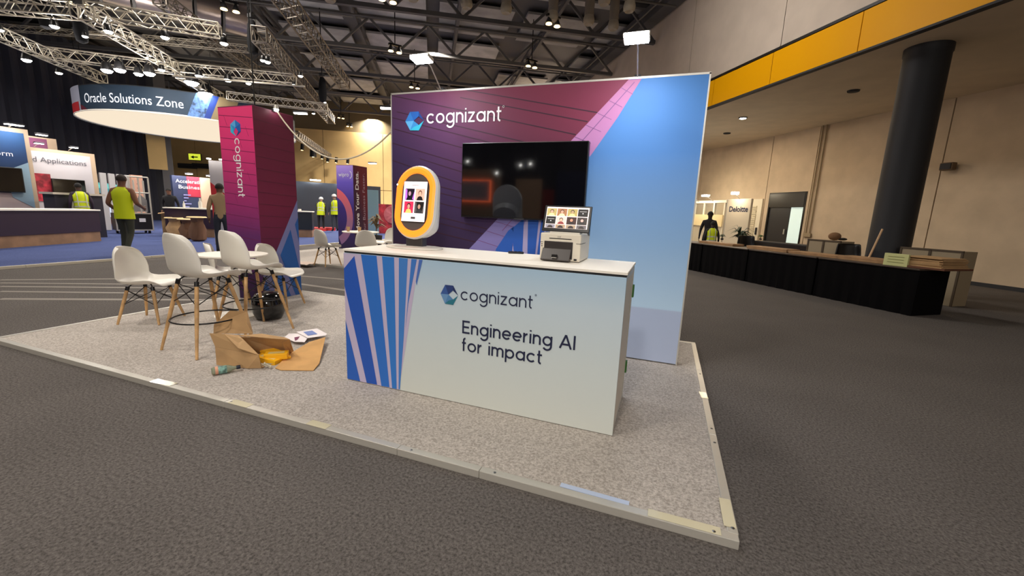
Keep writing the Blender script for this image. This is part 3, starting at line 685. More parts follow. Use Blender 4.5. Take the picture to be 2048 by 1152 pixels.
strokes(mb, 'for impact', .1*k1, .19, lambda u, v: CP(-1.215+u, .424+v, 2), .15); mb.build('slogan_line', M_ink, ct)

# ---- ring light kiosk
kz = CT
ki = thing('photo_kiosk', 'oval orange glowing ring light kiosk with upright touch screen on the counter', 'kiosk', (-1.86, 2.86, kz), 0)
MB().lathe([(.235, 0), (.245, .004), (.24, .012), (.1, .015), (1e-4, .015)], 40, (0, -.03, 0), Matrix.Diagonal((1, .62, 1))).build('base_plate', M_white, ki, True)
MB().b2((-.075, -.035, .012), (.075, .035, .11)).build('stem', mat('dark_grey_stem', (70, 66, 66), .4, .4), ki, bevel=.006)
tilt = math.radians(-9)
def KR(v): return Matrix.Rotation(tilt, 3, 'X') @ Vector(v) + Vector((0, -.05, .07))
def stad(w, h, n=20):                                   # stadium outline, centred at (0, h/2)
    r = w/2; return [(r*math.cos(t), h-r+r*math.sin(t)) for t in [PI*i/n for i in range(n+1)]]+[(r*math.cos(t), r+r*math.sin(t)) for t in [PI+PI*i/n for i in range(n+1)]]
def ringmesh(mb, o1, o2, y1, y2):
    n = len(o1); a = [KR((x, y1, z)) for x, z in o1]; b = [KR((x, y2, z)) for x, z in o2]
    mb.add(a+b, [(i, (i+1) % n, n+(i+1) % n, n+i) for i in range(n)])
def inset(o, d, H): return [(x*(1-2*d/.375), d+(z)*(1-2*d/H)) for x, z in o]
KW, KH = .375, .575
def S2(d): return [(x, z+d) for x, z in stad(KW-2*d, KH-2*d)]
mb = MB(); ringmesh(mb, S2(.0), S2(.012), 0, -.02); low = [(x*.92, .012+z*.62) for x, z in stad(KW, KH)]; low2 = [(x*.8, .03+z*.5) for x, z in stad(KW, KH)]
ringmesh(mb, S2(.0), S2(0), .03, 0); ringmesh(mb, low, S2(0), .075, .03); ringmesh(mb, low2, low, .12, .075)
mb.add([KR((x, .12, z)) for x, z in low2], [tuple(range(42))]); mb.build('housing', mat('housing_white', (222, 222, 220), .35), ki, True)
mb = MB(); ringmesh(mb, S2(.012), S2(.03), -.02, -.032); ringmesh(mb, S2(.03), S2(.055), -.032, -.03); ringmesh(mb, S2(.055), S2(.066), -.03, -.016)
mb.build('ring_light', mat('orange_ring_glow', (255, 128, 34), .4, emit=1.15), ki, True)
mb = MB(); mb.add([KR((x, -.017, z)) for x, z in S2(.064)], [tuple(range(42))]); mb.build('face_panel', mat('grey_face_panel', (92, 84, 80), .5), ki)
sx, sz0, sz1 = .105, .135, .445
MB().prism([KR((-sx-.004, -.024, sz0-.004)), KR((sx+.004, -.024, sz0-.004)), KR((sx+.004, -.024, sz1+.004)), KR((-sx-.004, -.024, sz1+.004))], KR((0, .007, 0))-KR((0, 0, 0))).build('tablet_bezel', M_blackpl, ki)
scr = MB().poly([KR((-sx, -.0255, sz0)), KR((sx, -.0255, sz0)), KR((sx, -.0255, sz1)), KR((-sx, -.0255, sz1))]).build('screen', mat('screen_page_white', (250, 236, 234), .3, emit=.75), ki)
def emat(name, c, e=.6): return mat(name, c, .4, emit=e)
def photo_tile(P, x0, z0, w, h, bg, fig, parent, skin=(206, 150, 126), two=None, hair=(40, 28, 24)):
    """P(x,z,k) maps onto the screen; a tile shows a head-and-shoulders snapshot"""
    mb = MB().use(emat('tile_%d_%d_%d' % bg, bg, .45)); mb.poly([P(x0, z0, 1), P(x0+w, z0, 1), P(x0+w, z0+h, 1), P(x0, z0+h, 1)])
    cx = x0+w*.5
    if two:
        mb.use(emat('tile_%d_%d_%d' % two, two, .6)); mb.poly([P(x0, z0, 2), P(x0+w*.28, z0, 2), P(x0+w*.2, z0+h*.9, 2), P(x0, z0+h, 2)]); mb.poly([P(x0+w*.8, z0+h*.1, 2), P(x0+w, z0, 2), P(x0+w, z0+h*.8, 2)])
    mb.use(emat('tile_%d_%d_%d' % fig, fig, .45)); mb.poly([P(x0+w*.14, z0, 3), P(x0+w*.86, z0, 3), P(x0+w*.72, z0+h*.3, 3), P(x0+w*.5, z0+h*.38, 3), P(x0+w*.28, z0+h*.3, 3)])
    mb.use(emat('tile_%d_%d_%d' % hair, hair, .4)); mb.poly([P(cx+w*.2*math.cos(t), z0+h*.62+h*.25*math.sin(t), 3.5) for t in [2*PI*i/12 for i in range(12)]])
    mb.use(emat('tile_%d_%d_%d' % skin, skin, .5)); mb.poly([P(cx+w*.15*math.cos(t), z0+h*.57+h*.2*math.sin(t), 4) for t in [2*PI*i/12 for i in range(12)]])
    return mb.build('photo_tile', None, parent)
KS = lambda x, z, k: KR((x, -.0255-.0003*k, z))
photo_tile(KS, -.088, .30, .083, .09, (30, 20, 40), (20, 20, 26), scr, (190, 150, 170), (190, 110, 220))
photo_tile(KS, .006, .30, .083, .09, (240, 190, 170), (30, 26, 30), scr, (236, 186, 160), None, (110, 70, 50))
photo_tile(KS, -.088, .20, .083, .09, (220, 50, 90), (230, 210, 120), scr, (220, 160, 140))
photo_tile(KS, .006, .20, .083, .09, (30, 28, 30), (60, 58, 60), scr, (190, 150, 130), (90, 84, 84))
MB().poly([KS(-.02, .155, 1), KS(.02, .155, 1), KS(.02, .172, 1), KS(-.02, .172, 1)]).build('screen_button', emat('button_grey', (90, 84, 84), .2), scr)
MB().poly([KS(-.03, .413, 1), KS(.03, .413, 1), KS(.03, .418, 1), KS(-.03, .418, 1)]).build('screen_caption', emat('caption_grey', (190, 170, 170), .4), scr)
MB().ball(KR((-.17, -.02, .42)), .006).build('status_light', M_lamps, ki)

# ---- printer
pr = thing('photo_printer', 'boxy cream photo printer with dark tray on the counter', 'printer', (-.650, 2.70, CT), 0)
hw, dp_, hh = .1375, .33, .185
MB().b2((-hw, 0, .004), (hw, dp_, hh)).build('printer_body', mat('cream_plastic', (228, 220, 202), .4), pr, bevel=.008)
MB().b2((-hw+.008, .01, 0), (hw-.008, dp_-.01, .006)).build('foot_plate', M_dark, pr)
MB().b2((-.075, -.002, .148), (.075, .004, .153)).build('paper_slot', M_black, pr)
MB().b2((-hw-.001, -.001, .122), (-hw+.02, .02, .125)).build('seam', M_dark, pr); MB().b2((hw-.03, -.001, .122), (hw+.001, dp_*.5, .125)).build('seam', M_dark, pr)
MB().b2((-.108, -.004, .018), (.086, .012, .132)).build('tray_recess', mat('dark_grey_tray', (52, 47, 46), .4), pr, bevel=.003)
mb = MB(); mb.prism([(-.116, -.05, .012), (.078, -.05, .012), (.078, -.005, .085), (-.116, -.005, .085)], (0, .01, 0)); mb.prism([(-.116, -.05, .008), (.078, -.05, .008), (.078, -.0, .008), (-.116, 0, .008)], (0, 0, .008)); mb.build('tray', mat('dark_grey_tray2', (62, 56, 54), .35), pr, bevel=.002)
MB().b2((-.04, -.052, .028), (-.005, -.035, .048)).build('tray_latch', M_black, pr); MB().b2((-.04, -.054, .026), (-.005, -.05, .03)).build('tray_latch_lip', M_alu, pr)
MB().b2((.098, -.003, .012), (.118, .004, .024)).build('power_switch', M_black, pr, bevel=.001)
for z in (.095, .108): MB().b2((-.128, -.002, z), (-.12, .002, z+.005)).build('indicator', M_dark, pr)
text('DNP', .012, lambda u, v: Vector((-.02+u, -.0015, .158+v)), 'printer_badge', M_dark, pr)
# tilted touch monitor
mo = thing('touch_monitor', 'tilted black touch screen showing a grid of portraits on top of the printer', 'monitor', (-.63, 2.70, CT+hh), 0)
ti = math.radians(-20)
def MR(v): return Matrix.Rotation(ti, 3, 'X') @ Vector(v) + Vector((0, .03, .012))
mw, mh = .16, .182
MB().prism([MR((-mw, 0, 0)), MR((mw, 0, 0)), MR((mw, 0, mh)), MR((-mw, 0, mh))], MR((0, .014, 0))-MR((0, 0, 0))).build('monitor_body', M_blackpl, mo, bevel=.003)
MB().prism([(-.1, .03, 0), (.1, .03, 0), (.1, .12, 0), (-.1, .12, 0)], (0, 0, .01)).build('stand_foot', M_white, mo)
MB().prism([(-.04, .045, .01), (.04, .045, .01), (.04, .085, .1), (-.04, .085, .1)], (0, .012, 0)).build('stand_neck', M_dark, mo)
MB().prism([MR((mw*.98, .015, 0.0)), MR((mw*.98, .06, .0)), MR((mw*.98, .05, .08)), MR((mw*.98, .015, .18))], (-.01, 0, 0)).build('rear_wing', M_blackpl, mo)
scm = MB().poly([MR((-mw+.016, -.0006, .022)), MR((mw-.016, -.0006, .022)), MR((mw-.016, -.0006, mh-.012)), MR((-mw+.016, -.0006, mh-.012))]).build('screen', mat('gallery_page_white', (246, 226, 220), .3, emit=.7), mo)
MS = lambda x, z, k: MR((x, -.0006-.0003*k, z))
tw, th_ = .066, .052; X0 = -mw+.02
tiles = [[((196, 176, 110), (236, 230, 170), (230, 176, 150)), ((176, 120, 80), (226, 214, 180), (226, 166, 140)), ((190, 170, 100), (235, 225, 160), (190, 160, 120)), None],
         [None, ((230, 210, 200), (150, 60, 60), (240, 190, 160)), ((60, 30, 26), (36, 24, 24), (220, 150, 120)), ((60, 52, 50), (40, 36, 36), (220, 180, 170))]]
for r_ in range(2):
    for c_ in range(4):
        x_ = X0+c_*(tw+.0045); z_ = mh-.022-th_-r_*(th_+.005)
        tl = tiles[r_][c_]
        if tl: photo_tile(MS, x_, z_, tw, th_, tl[0], tl[1], scm, tl[2])
        else:
            mb = MB().use(emat('tile_black', (14, 13, 14), .1)); mb.poly([MS(x_, z_, 1), MS(x_+tw, z_, 1), MS(x_+tw, z_+th_, 1), MS(x_, z_+th_, 1)])
            mb.use(emat('tile_white', (236, 230, 230), .6)); mb.poly([MS(x_+tw*.5+.004*math.cos(t), z_+th_*.42+.004*math.sin(t), 2) for t in [2*PI*i/10 for i in range(10)]]); mb.poly([MS(x_+tw*.15, z_+th_*.66, 2), MS(x_+tw*.85, z_+th_*.66, 2), MS(x_+tw*.85, z_+th_*.7, 2), MS(x_+tw*.15, z_+th_*.7, 2)])
            mb.build('photo_tile', None, scm)
for c_ in range(4):
    x_ = X0+c_*(tw+.0045); g = [(150, 146, 160), (180, 150, 120), (176, 152, 126), (110, 104, 108)][c_]
    mb = MB().use(emat('tile_%d_%d_%d' % g, g, .4)); mb.poly([MS(x_, .023, 1), MS(x_+tw, .023, 1), MS(x_+tw, .048, 1), MS(x_, .048, 1)])
    mb.use(emat('tile_head_dark', (54, 44, 44), .3)); mb.poly([MS(x_+tw*.5+tw*.3*math.cos(t), .024+.018*math.sin(t), 2) for t in [PI*i/8 for i in range(9)]]); mb.build('photo_tile', None, scm)
# remote
rc = thing('remote_control', 'small black remote control lying on the counter', 'remote', (-1.06, 2.99, CT), math.radians(25))
MB().b2((-.06, -.02, 0), (.06, .02, .016)).build('remote_body', mat('remote_black', (30, 32, 40), .3), rc, bevel=.006)
for i in range(3):
    MB().b2((-.04+i*.03, -.008, .016), (-.025+i*.03, .008, .018)).build('button', M_dark, rc)

# ---- tower
def tower(loc, label, w, front, side, lab_group=None, h=2.5):
    t = thing('graphic_tower', label, 'tower', loc)
    MB().b2((.004, .004, 0), (w-.004, w-.004, h-.003)).build('frame', mat('tower_frame', (90, 60, 80), .6), t)
    MB().poly([(0, 0, .0), (w, 0, .0), (w, 0, h), (0, 0, h)]).build('front_print', front, t)
    MB().poly([(w, 0, 0), (w, w, 0), (w, w, h), (w, 0, h)]).build('side_print', side, t)
    MB().poly([(0, w, 0), (0, 0, 0), (0, 0, h), (0, w, h)]).build('left_print', side, t)
    MB().b2((-.001, -.001, h-.006), (w+.001, w+.001, h+.003)).build('top_cap', mat('tower_cap', (120, 50, 80), .6), t)
    return t
M_tf = gradient('tower_front_print', (0, 0, .4), 0, [(0, (60, 38, 84)), (.35, (96, 44, 100)), (.6, (170, 50, 110)), (.85, (226, 60, 124)), (1, (236, 66, 124))], bump=.1)
M_ts = gradient('tower_side_print', (0, 0, .4), 0, [(0, (70, 36, 72)), (.5, (118, 38, 70)), (1, (104, 36, 62))], bump=.1)
tw_ = tower((-5.602, 4.013, HP), 'tall square tower printed magenta with vertical white lettering', .61, M_tf, M_ts)
tw_w = .61
TPt = lambda u, v, k=1: Vector((u, -.001*k, v))
# vertical lettering: reads downwards
k_ = .745/(wd-.017)
mb = MB(); strokes(mb, 'cognizant', .1*k_, .17, lambda u, v: TPt(.262+v, 2.112-u, 2)); mb.build('lettering', M_lwhite, tw_)
logo(lambda u, v: TPt(.298+v*.9, 2.232-u, 2), .104, tw_, LB)
mb = MB()
for i in range(17):
    z = 2.4-.14*i; mb.poly([TPt(0.01, z), TPt(.60, z-.05), TPt(.60, z-.044), TPt(0.01, z+.006)])
    x = .1+(i*.37 % .5); mb.poly([TPt(x, z-.01), TPt(x+.004, z-.01), TPt(x+.05, z-.13), TPt(x+.046, z-.13)])
mb.build('brick_course_lines', mat('tower_line', (110, 30, 80), .6), tw_)
TS = lambda y, z, k=1: Vector((tw_w+.001*k, y, z))
mb = MB().use(mat('tower_line2', (80, 28, 50), .6))
for i in range(13):
    z = 2.34-.15*i; mb.poly([TS(.01, z), TS(.6, z-.03), TS(.6, z-.025), TS(.01, z+.005)])
mb.use(mat('tower_lavender', (124, 128, 182), .6)); mb.poly([TS(.2, .62, 2), TS(.2, .0, 2), TS(.609, 0.0, 2), TS(.609, 1.36, 2)])
mb.poly([TS(0, .35, 2), TS(.2, .62, 2), TS(.2, 0, 2), TS(0, 0, 2)])
mb.use(mat('tower_blue', (34, 92, 170), .6))
for q in [[(.28, .60), (.47, .95), (.609, .30), (.609, 0), (.50, 0)], [(.10, .38), (.22, .55), (.42, 0), (.20, 0)], [(.55, 1.02), (.609, 1.12), (.609, .75)], [(.0, .2), (.04, .27), (.12, 0), (0, 0)]]: mb.poly([TS(a, b, 3) for a, b in q])
mb.build('blue_shaft_print', None, tw_)
# lamp on the tower and the cable to the wall
r = thing('clip_lamp', 'small bright clip lamp at the top right edge of the magenta tower', 'lamp', (-4.975, 4.32, 2.56))
MB().lathe([(.02, .05), (.035, 0)], 12, (.03, 0, 0)).build('lamp_shade', M_alu, r, True); MB().ball((.035, 0, -.005), .028).build('bulb', M_lampw, r); MB().b2((-.03, -.02, -.03), (.01, .02, .01)).build('clip', M_dark, r)
a = Vector((-4.93, 4.32, 2.53)); b = Vector((-2.86, 4.09, 2.30)); pts = []
for i in range(33):
    t = i/32; p = a.lerp(b, t); p.z -= .50*4*t*(1-t)*1.0; pts.append(p)
tag(MB().tube(pts, .009, 8).build('power_cable', mat('white_cable', (216, 204, 180), .5), None, True), 'white cable sagging between the magenta tower and the display wall', 'cable')

# ---- chairs
def shell():
    prof = [(.235, -.035, .150), (.225, -.012, .190), (.17, .002, .215), (.06, -.012, .230), (-.06, -.022, .235), (-.14, -.005, .235), (-.185, .055, .232), (-.205, .13, .226), (-.222, .22, .210), (-.238, .30, .178), (-.248, .35, .135), (-.252, .372, .08)]
    vs = []; NU = 12
    for (y, z, hw_) in prof:
        back = max(0, min(1, (z+.01)/.12)) if y < -.1 else 0
        for k in range(NU+1):
            u = -1+2*k/NU
            cu = abs(u)**3
            edge = .055*(1-back)*cu*(1 if y < .18 else .35)
            wrap = .075*back*abs(u)**2.2
            vs.append((hw_*math.sin(u*PI/2*.92)/math.sin(PI/2*.92), y+wrap, z+edge-(.02*back*abs(u)**2 if z > .3 else 0)))
    fs = []
    for i in range(len(prof)-1):
        for k in range(NU):
            a_ = i*(NU+1)+k; fs.append((a_, a_+1, a_+NU+2, a_+NU+1))
    return vs, fs
def chair(label, loc, d, h=.43, top=.13, foot=.2, ring=False, group=None, name='shell_chair'):
    ang = math.atan2(d[1], d[0])-PI/2
    r = thing(name, label, 'stool' if ring else 'chair', loc, ang, group)
    vs, fs = shell(); mb = MB(); mb.add([(x, y, z+h) for x, y, z in vs], fs)
    o = mb.build('seat_shell', M_white, r, True, solid=.008, sub=1)
    zt_ = h-.05
    def legpt(sx, sy, z): f_ = (zt_-z)/zt_; q = top+(foot-top)*f_; return Vector((sx*q, sy*q, z))
    for sx, sy in ((1, 1), (1, -1), (-1, -1), (-1, 1)):
        MB().tube([legpt(sx, sy, zt_-.01), legpt(sx, sy, zt_*.6), legpt(sx, sy, 0)], [.016, .0165, .011], 12).build('leg', M_wood, r, True)
        mb = MB(); mb.cyl(legpt(sx, sy, zt_-.03), legpt(sx, sy, zt_+.01), .018, n=10); mb.tube([legpt(sx, sy, zt_), Vector((sx*top*.75, sy*top*.75, h-.018)), Vector((sx*top*.4, sy*top*.4, h-.016))], .006, 6)
        mb.build('leg_bracket', M_black, r)
    zl = max(zt_-.19, .2)
    cor = [(1, 1), (1, -1), (-1, -1), (-1, 1)]
    for i in range(4):
        a_, b_ = cor[i], cor[(i+1) % 4]
        MB().cyl(legpt(*a_, zt_-.03), legpt(*b_, zl), .004, n=6).build('cross_rod', M_black, r); MB().cyl(legpt(*b_, zt_-.03), legpt(*a_, zl), .004, n=6).build('cross_rod', M_black, r)
    if ring:
        zr = .28; q = legpt(1, 1, zr).x*math.sqrt(2)-.015
        MB().tube([(q*math.cos(2*PI*i/40), q*math.sin(2*PI*i/40), zr) for i in range(40)], .007, 8, True).build('foot_ring', M_black, r, True)
    return r
chair('white shell bar stool with wooden legs, nearest the camera', (-3.80, 2.47, HP), (.06, 1.0), .67, .13, .252, True, None, 'bar_stool')
chair('white shell bar stool with wooden legs, behind the open cardboard box', (-3.92, 3.02, HP), (.12, 1.0), .67, .13, .252, True, None, 'bar_stool')
chair('low white shell chair standing left of the two bar stools', (-5.17, 2.79, HP), (.9, .44), .43, .12, .2)
chair('low white shell chair between the round table and the magenta tower, facing right', (-4.60, 3.93, HP), (.95, .3), .43, .12, .2)
chair('low white shell chair half hidden behind the second bar stool', (-5.12, 3.66, HP), (.6, .8), .43, .12, .2)
# ---- round table
def round_table(label, loc, rad=.35, h=.72):
    t = thing('round_table', label, 'table', loc)
    MB().lathe([(1e-4, h-.022), (rad-.01, h-.022), (rad, h-.012), (rad-.003, h), (1e-4, h)], 48).build('tabletop', M_whitelam, t, True)
    MB().cyl((0, 0, .02), (0, 0, h-.02), .035, n=20).build('pedestal', M_white, t, True)
    MB().lathe([(.23, 0), (.23, .008), (.2, .014), (.04, .03), (.035, .05)], 36).build('base_plate', M_white, t, True)
    return t
round_table('round white pedestal table behind the bar stools', (-4.63, 3.36, HP))
# ---- black round bag / ball
bb = thing('black_pouf', 'glossy black round bin shape beside the stool legs', 'bin', (-4.2, 3.42, HP))
MB().lathe([(.10, 0), (.14, .02), (.172, .10), (.178, .17), (.168, .24), (.13, .29), (.07, .315), (1e-4, .32)], 36).build('body', mat('black_gloss', (10, 10, 12), .12, coat=.5), bb, True)
MB().lathe([(.171, .235), (.174, .24), (.168, .247)], 36).build('rim_seam', M_dark, bb, True)

# ---- cardboard box, packs, papers, bottle
bx = thing('open_cardboard_box', 'torn open brown cardboard box lying on its side with flaps spread', 'box', (0, 0, 0))
def q(x, y, z): return at(400+x/7.314, 620+y/7.314, z)
Z0 = HP+.004
def plate(pts, name, m_=M_card): return MB().poly(pts).build(name, m_, bx, solid=.005)
A_ = q(245, 800, Z0); B_ = q(700, 855, Z0); 
F_ = Vector((A_.x-.01, A_.y+.0, 0)); F_ = onp(400+225/7.314, 620+540/7.314, (A_.x, A_.y, 0), (0, 1, 0)); 
G_ = onp(400+860/7.314, 620+660/7.314, (B_.x+.03, B_.y+.03, 0), (0, 1, 0))
C_ = q(900, 850, Z0)
plate([A_, B_, C_, G_, F_], 'front_panel')
T1 = q(140, 340, .30); T2 = q(350, 350, .30); T3 = q(560, 372, .27)
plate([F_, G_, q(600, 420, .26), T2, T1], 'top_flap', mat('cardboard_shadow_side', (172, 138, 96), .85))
plate([T2, q(560, 560, .22), G_, q(640, 440, .25), T3], 'side_flap')
plate([q(200, 345, .20), q(205, 215, .26), q(440, 10, .40), q(690, 20, .40), q(692, 200, .31), q(775, 345, .22)], 'upright_flap')
R1 = q(1310, 430, .235); R2 = q(1368, 600, .07); R3 = q(1290, 655, Z0)
plate([T3, q(900, 350, .26), q(1250, 405, .24), R1, q(1130, 425, .235), q(850, 400, .25)], 'top_panel', M_card2)
back1 = q(640, 400, .235); 
plate([q(600, 392, .245), R1, q(1330, 640, Z0+.001), q(760, 640, Z0+.02)], 'rear_panel')
plate([R1, R2, R3, q(1180, 600, Z0), q(1200, 470, .2)], 'end_panel')
plate([C_, R3, q(1180, 600, Z0), q(870, 640, Z0)], 'floor_panel', M_card2)
plate([q(1100, 850, Z0), q(1180, 880, Z0), q(1660, 886, Z0), q(1745, 780, Z0+.01), q(1835, 400, .10), q(1600, 470, .06), q(1290, 655, Z0+.01)], 'spread_flap', mat('light_cardboard', (212, 164, 104), .85, var=.04, scale=6))
for i, (x, y, z, l, w, rz, lb) in enumerate([(940, 560, .075, .10, .035, .75, 'small yellow pack deepest inside the cardboard box'), (1040, 590, .09, .11, .03, .8, 'slim yellow pack leaning across the middle of the box'), (1120, 660, .09, .12, .06, .7, 'yellow pack with printed top nearest the box opening'), (1000, 725, .065, .13, .05, .2, 'large yellow pack at the front edge of the box'), (1180, 690, .07, .10, .03, .95, 'orange yellow pack at the right side of the box opening')]):
    c = q(x, y, z); r = thing('yellow_pack', lb, 'packet', c, rz)
    l *= 1.45; w *= 1.7
    MB().box((0, 0, 0), (l, w, .045), M=Matrix.Rotation(.15*(i-2), 3, 'Y')).build('carton', mat('yellow_carton', (246, 184, 20), .5), r, bevel=.002)
    MB().box((0, 0, .0235), (l*.7, w*.5, .001), M=Matrix.Rotation(.15*(i-2), 3, 'Y')).build('printed_label', mat('carton_print', (224, 200, 130), .5), r)
crm = thing('crumpled_tape', 'crumpled grey plastic tape scrap in front of the box', 'tape scrap', q(970, 830, Z0+.01))
mb = MB()
for i in range(14):
    p = [Vector((random.uniform(-.05, .05), random.uniform(-.02, .03), random.uniform(-.008, .03))) for _ in range(3)]; mb.poly(p)
mb.build('scrap', mat('scrap_plastic', (200, 192, 170), .3), crm, solid=.001)
for i, (pts, lb) in enumerate([([(1235, 400), (1300, 345), (1480, 345), (1580, 400), (1530, 470), (1380, 465)], 'white printed sheet with maroon marks lying behind the box'), ([(1410, 320), (1710, 270), (1860, 350), (1840, 372), (1580, 410)], 'white folded brochure with a blue picture at right of the box')]):
    p3 = [q(x, y, HP+.03+.012*i) for x, y in pts]; c = sum(p3, Vector())/len(p3)
    r = thing('paper_sheet', lb, 'paper', (c.x, c.y, HP+.001))
    off = Vector((c.x, c.y, HP+.001))
    MB().poly([p-off for p in p3]).build('sheet', mat('paper_white', (240, 232, 232), .7), r, solid=.003)
    pr_ = ([(1380, 400), (1460, 385), (1430, 430), (1390, 450)], (120, 60, 90)) if i == 0 else ([(1510, 320), (1640, 300), (1720, 350), (1580, 375)], (120, 140, 196))
    MB().poly([q(x, y, HP+.034+.012*i)-off for x, y in pr_[0]]).build('printed_picture', mat('paper_print_%d' % i, pr_[1], .6), r)
a = q(165, 900, HP+.031); b = q(600, 830, HP+.03); d = (b-a).normalized()
L_ = (b-a).length
bt = thing('glass_bottle', 'small clear bottle with teal label lying in front of the box', 'bottle', a, math.atan2(d.y, d.x))
RX = Matrix.Rotation(PI/2, 3, 'Y')
k = L_/.24
def lx(prof, name, m_): return MB().lathe([(r_, z_*k) for r_, z_ in prof], 20, (0, 0, 0), RX).build(name, m_, bt, True)
lx([(1e-4, .004), (.022, 0), (.029, .008), (.03, .02), (.03, .13), (.026, .15), (.014, .18), (.0125, .205)], 'glass_body', mat('pale_green_glass', (176, 186, 160), .08, trans=.55))
lx([(.0303, .055), (.0306, .056), (.0306, .122), (.0303, .123)], 'paper_label', mat('teal_label', (110, 148, 138), .5, var=.3, scale=40))
lx([(.0305, .03), (.0309, .032), (.0309, .052), (.0305, .054)], 'neck_label', mat('pink_label', (220, 160, 130), .5))
lx([(.0145, .2), (.0155, .205), (.0155, .235), (1e-4, .236)], 'cap', mat('dark_blue_cap', (24, 30, 44), .4), )

# =================================================================== LEFT PART OF THE HALL
bc = thing('blue_carpet_platform', 'large blue carpeted stand area with white edge on the left', 'platform')
MB().b2((-30, -2, 0), (-10.93, 21, .048)).build('carpet_deck', M_blue, bc)
for i in range(11):
    MB().b2((-10.93, -2+2*i+.002, 0), (-10.885, -2+2*i+1.998+(.9 if i == 10 else 0)*0, .052)).build('edge_trim', mat('bright_alu', (232, 226, 210), .35, .4), bc, bevel=.003)
pp = thing('neighbour_platform', 'beige carpeted platform of the next stand beyond the tower', 'platform')
MB().b2((-9.75, 7.25, 0), (-3.4, 12.6, .04)).build('carpet_deck', M_plat, pp)
for (lo, hi) in [((-9.78, 7.2, 0), (-3.37, 7.25, .045)), ((-9.8, 7.2, 0), (-9.75, 12.6, .045)), ((-3.4, 7.2, 0), (-3.35, 12.6, .045))]: MB().b2(lo, hi).build('edge_trim', M_alu, pp)
# tape lines left on the carpet
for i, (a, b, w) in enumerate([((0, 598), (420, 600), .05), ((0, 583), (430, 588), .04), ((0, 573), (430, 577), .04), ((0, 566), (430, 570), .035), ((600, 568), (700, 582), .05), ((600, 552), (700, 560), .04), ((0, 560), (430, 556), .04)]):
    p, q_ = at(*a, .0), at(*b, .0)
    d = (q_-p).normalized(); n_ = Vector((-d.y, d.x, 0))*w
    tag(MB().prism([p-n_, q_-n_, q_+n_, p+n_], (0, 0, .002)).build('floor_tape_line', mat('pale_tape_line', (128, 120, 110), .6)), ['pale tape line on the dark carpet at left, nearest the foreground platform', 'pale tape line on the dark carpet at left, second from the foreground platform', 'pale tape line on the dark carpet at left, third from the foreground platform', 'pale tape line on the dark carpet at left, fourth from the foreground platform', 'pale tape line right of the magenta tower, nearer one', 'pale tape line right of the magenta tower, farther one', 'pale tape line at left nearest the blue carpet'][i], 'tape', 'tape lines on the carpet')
# cloth scraps on neighbour platform
for (x, y, w, lb) in [(612, 527, .5, 'crumpled pale cloth at the edge of the next platform')]:
    c = at(x, y, .06); mb = MB(); K2 = 10; vs = []
    for i in range(K2):
        for j in range(K2):
            vs.append((w*(i/K2-.5)*1.1, w*(j/K2-.5)*.8, .0+.07*abs(math.sin(i*1.7+j*.9))*math.cos((i-5)/5)*math.cos((j-5)/5.)))
    mb.add(vs, [(i*K2+j, (i+1)*K2+j, (i+1)*K2+j+1, i*K2+j+1) for i in range(K2-1) for j in range(K2-1)])
    o = mb.build('crumpled_cloth', mat('pink_cloth', (206, 186, 172), .9), None, True, sub=1, solid=.004); o.location = (c.x, c.y, .045); tag(o, lb, 'cloth')

# ---- round hanging sign
def fit_ring():
    return
SC = Vector((-17.2, 11.6, 0)); SR = 4.1; SB = 4.62; SHt = .98
# centre along azimuth of px 398, near-rim distance ~18.6
dv = far(396, 250, 1.0)-CAM; dv.z = 0; dv.normalize()
SC = dv*26.4; SR = 4.22
rs = thing('hanging_round_sign', 'large round hanging sign with white lettering over the left stands', 'sign', (SC.x, SC.y, SB))
n = 96
def ringpt(t, z, r_=SR): return Vector((r_*math.cos(t), r_*math.sin(t), z))
base = math.atan2(-dv.y, -dv.x)          # towards camera
def band(t0, t1, z0, z1, name, m_, r_=SR, k=24):
    mb = MB(); vs = []
    for i in range(k+1):
        t = t0+(t1-t0)*i/k; vs += [ringpt(t, z0, r_), ringpt(t, z1, r_)]
    mb.add(vs, [(2*i, 2*i+2, 2*i+3, 2*i+1) for i in range(k)]); return mb.build(name, m_, rs, True)
band(0, 2*PI, 0, SHt, 'sign_band', mat('sign_navy', (40, 62, 84), .6), SR, n)
MB().lathe([(1e-4, .06), (SR-.02, .06), (SR+.02, .0), (SR+.02, .03), (SR, .06)], n).build('diffuser_disc', mat('cream_lit_disc', (238, 232, 222), .6, emit=.2), rs)
band(0, 2*PI, SHt-.03, SHt, 'top_hoop', M_dark, SR+.01, n)
for i in range(8):
    t = 2*PI*i/8; MB().cyl(ringpt(t, SHt-.02), ringpt(t, 9.5-SB), .01, n=5).build('suspension_wire', M_black, rs)
def tpx(x): # ring angle seen at px
    best = None
    for i in range(721):
        t = base-1.6+3.2*i/720; P_ = SC+ringpt(t, SB+.4); v = P_-CAM; X = 1024+FPX*v.dot(RT)/v.dot(fw)
        if best is None or abs(X-x) < best[0]: best = (abs(X-x), t)
    return best[1]
ta, tb = tpx(170), tpx(366)
arcw = SR*abs(tb-ta)
sgn = 1 if tb > ta else -1
def signplace(r_off): return lambda u, v: ringpt(ta+sgn*u/SR, v, SR+r_off)
o = text('Oracle Solutions Zone', .5, lambda u, v: signplace(.02)(u, v+.30), 'lettering', mat('sign_white', (240, 244, 250), .5, emit=.5), rs, fit=arcw)
band(tpx(139)-sgn*.25, tpx(161), .0, SHt, 'white_section', mat('sign_white_patch', (200, 204, 226), .6), SR+.012)
band(tpx(139)-sgn*.25, tpx(158), .0, .38, 'red_section', mat('sign_red', (214, 50, 60), .6), SR+.018)
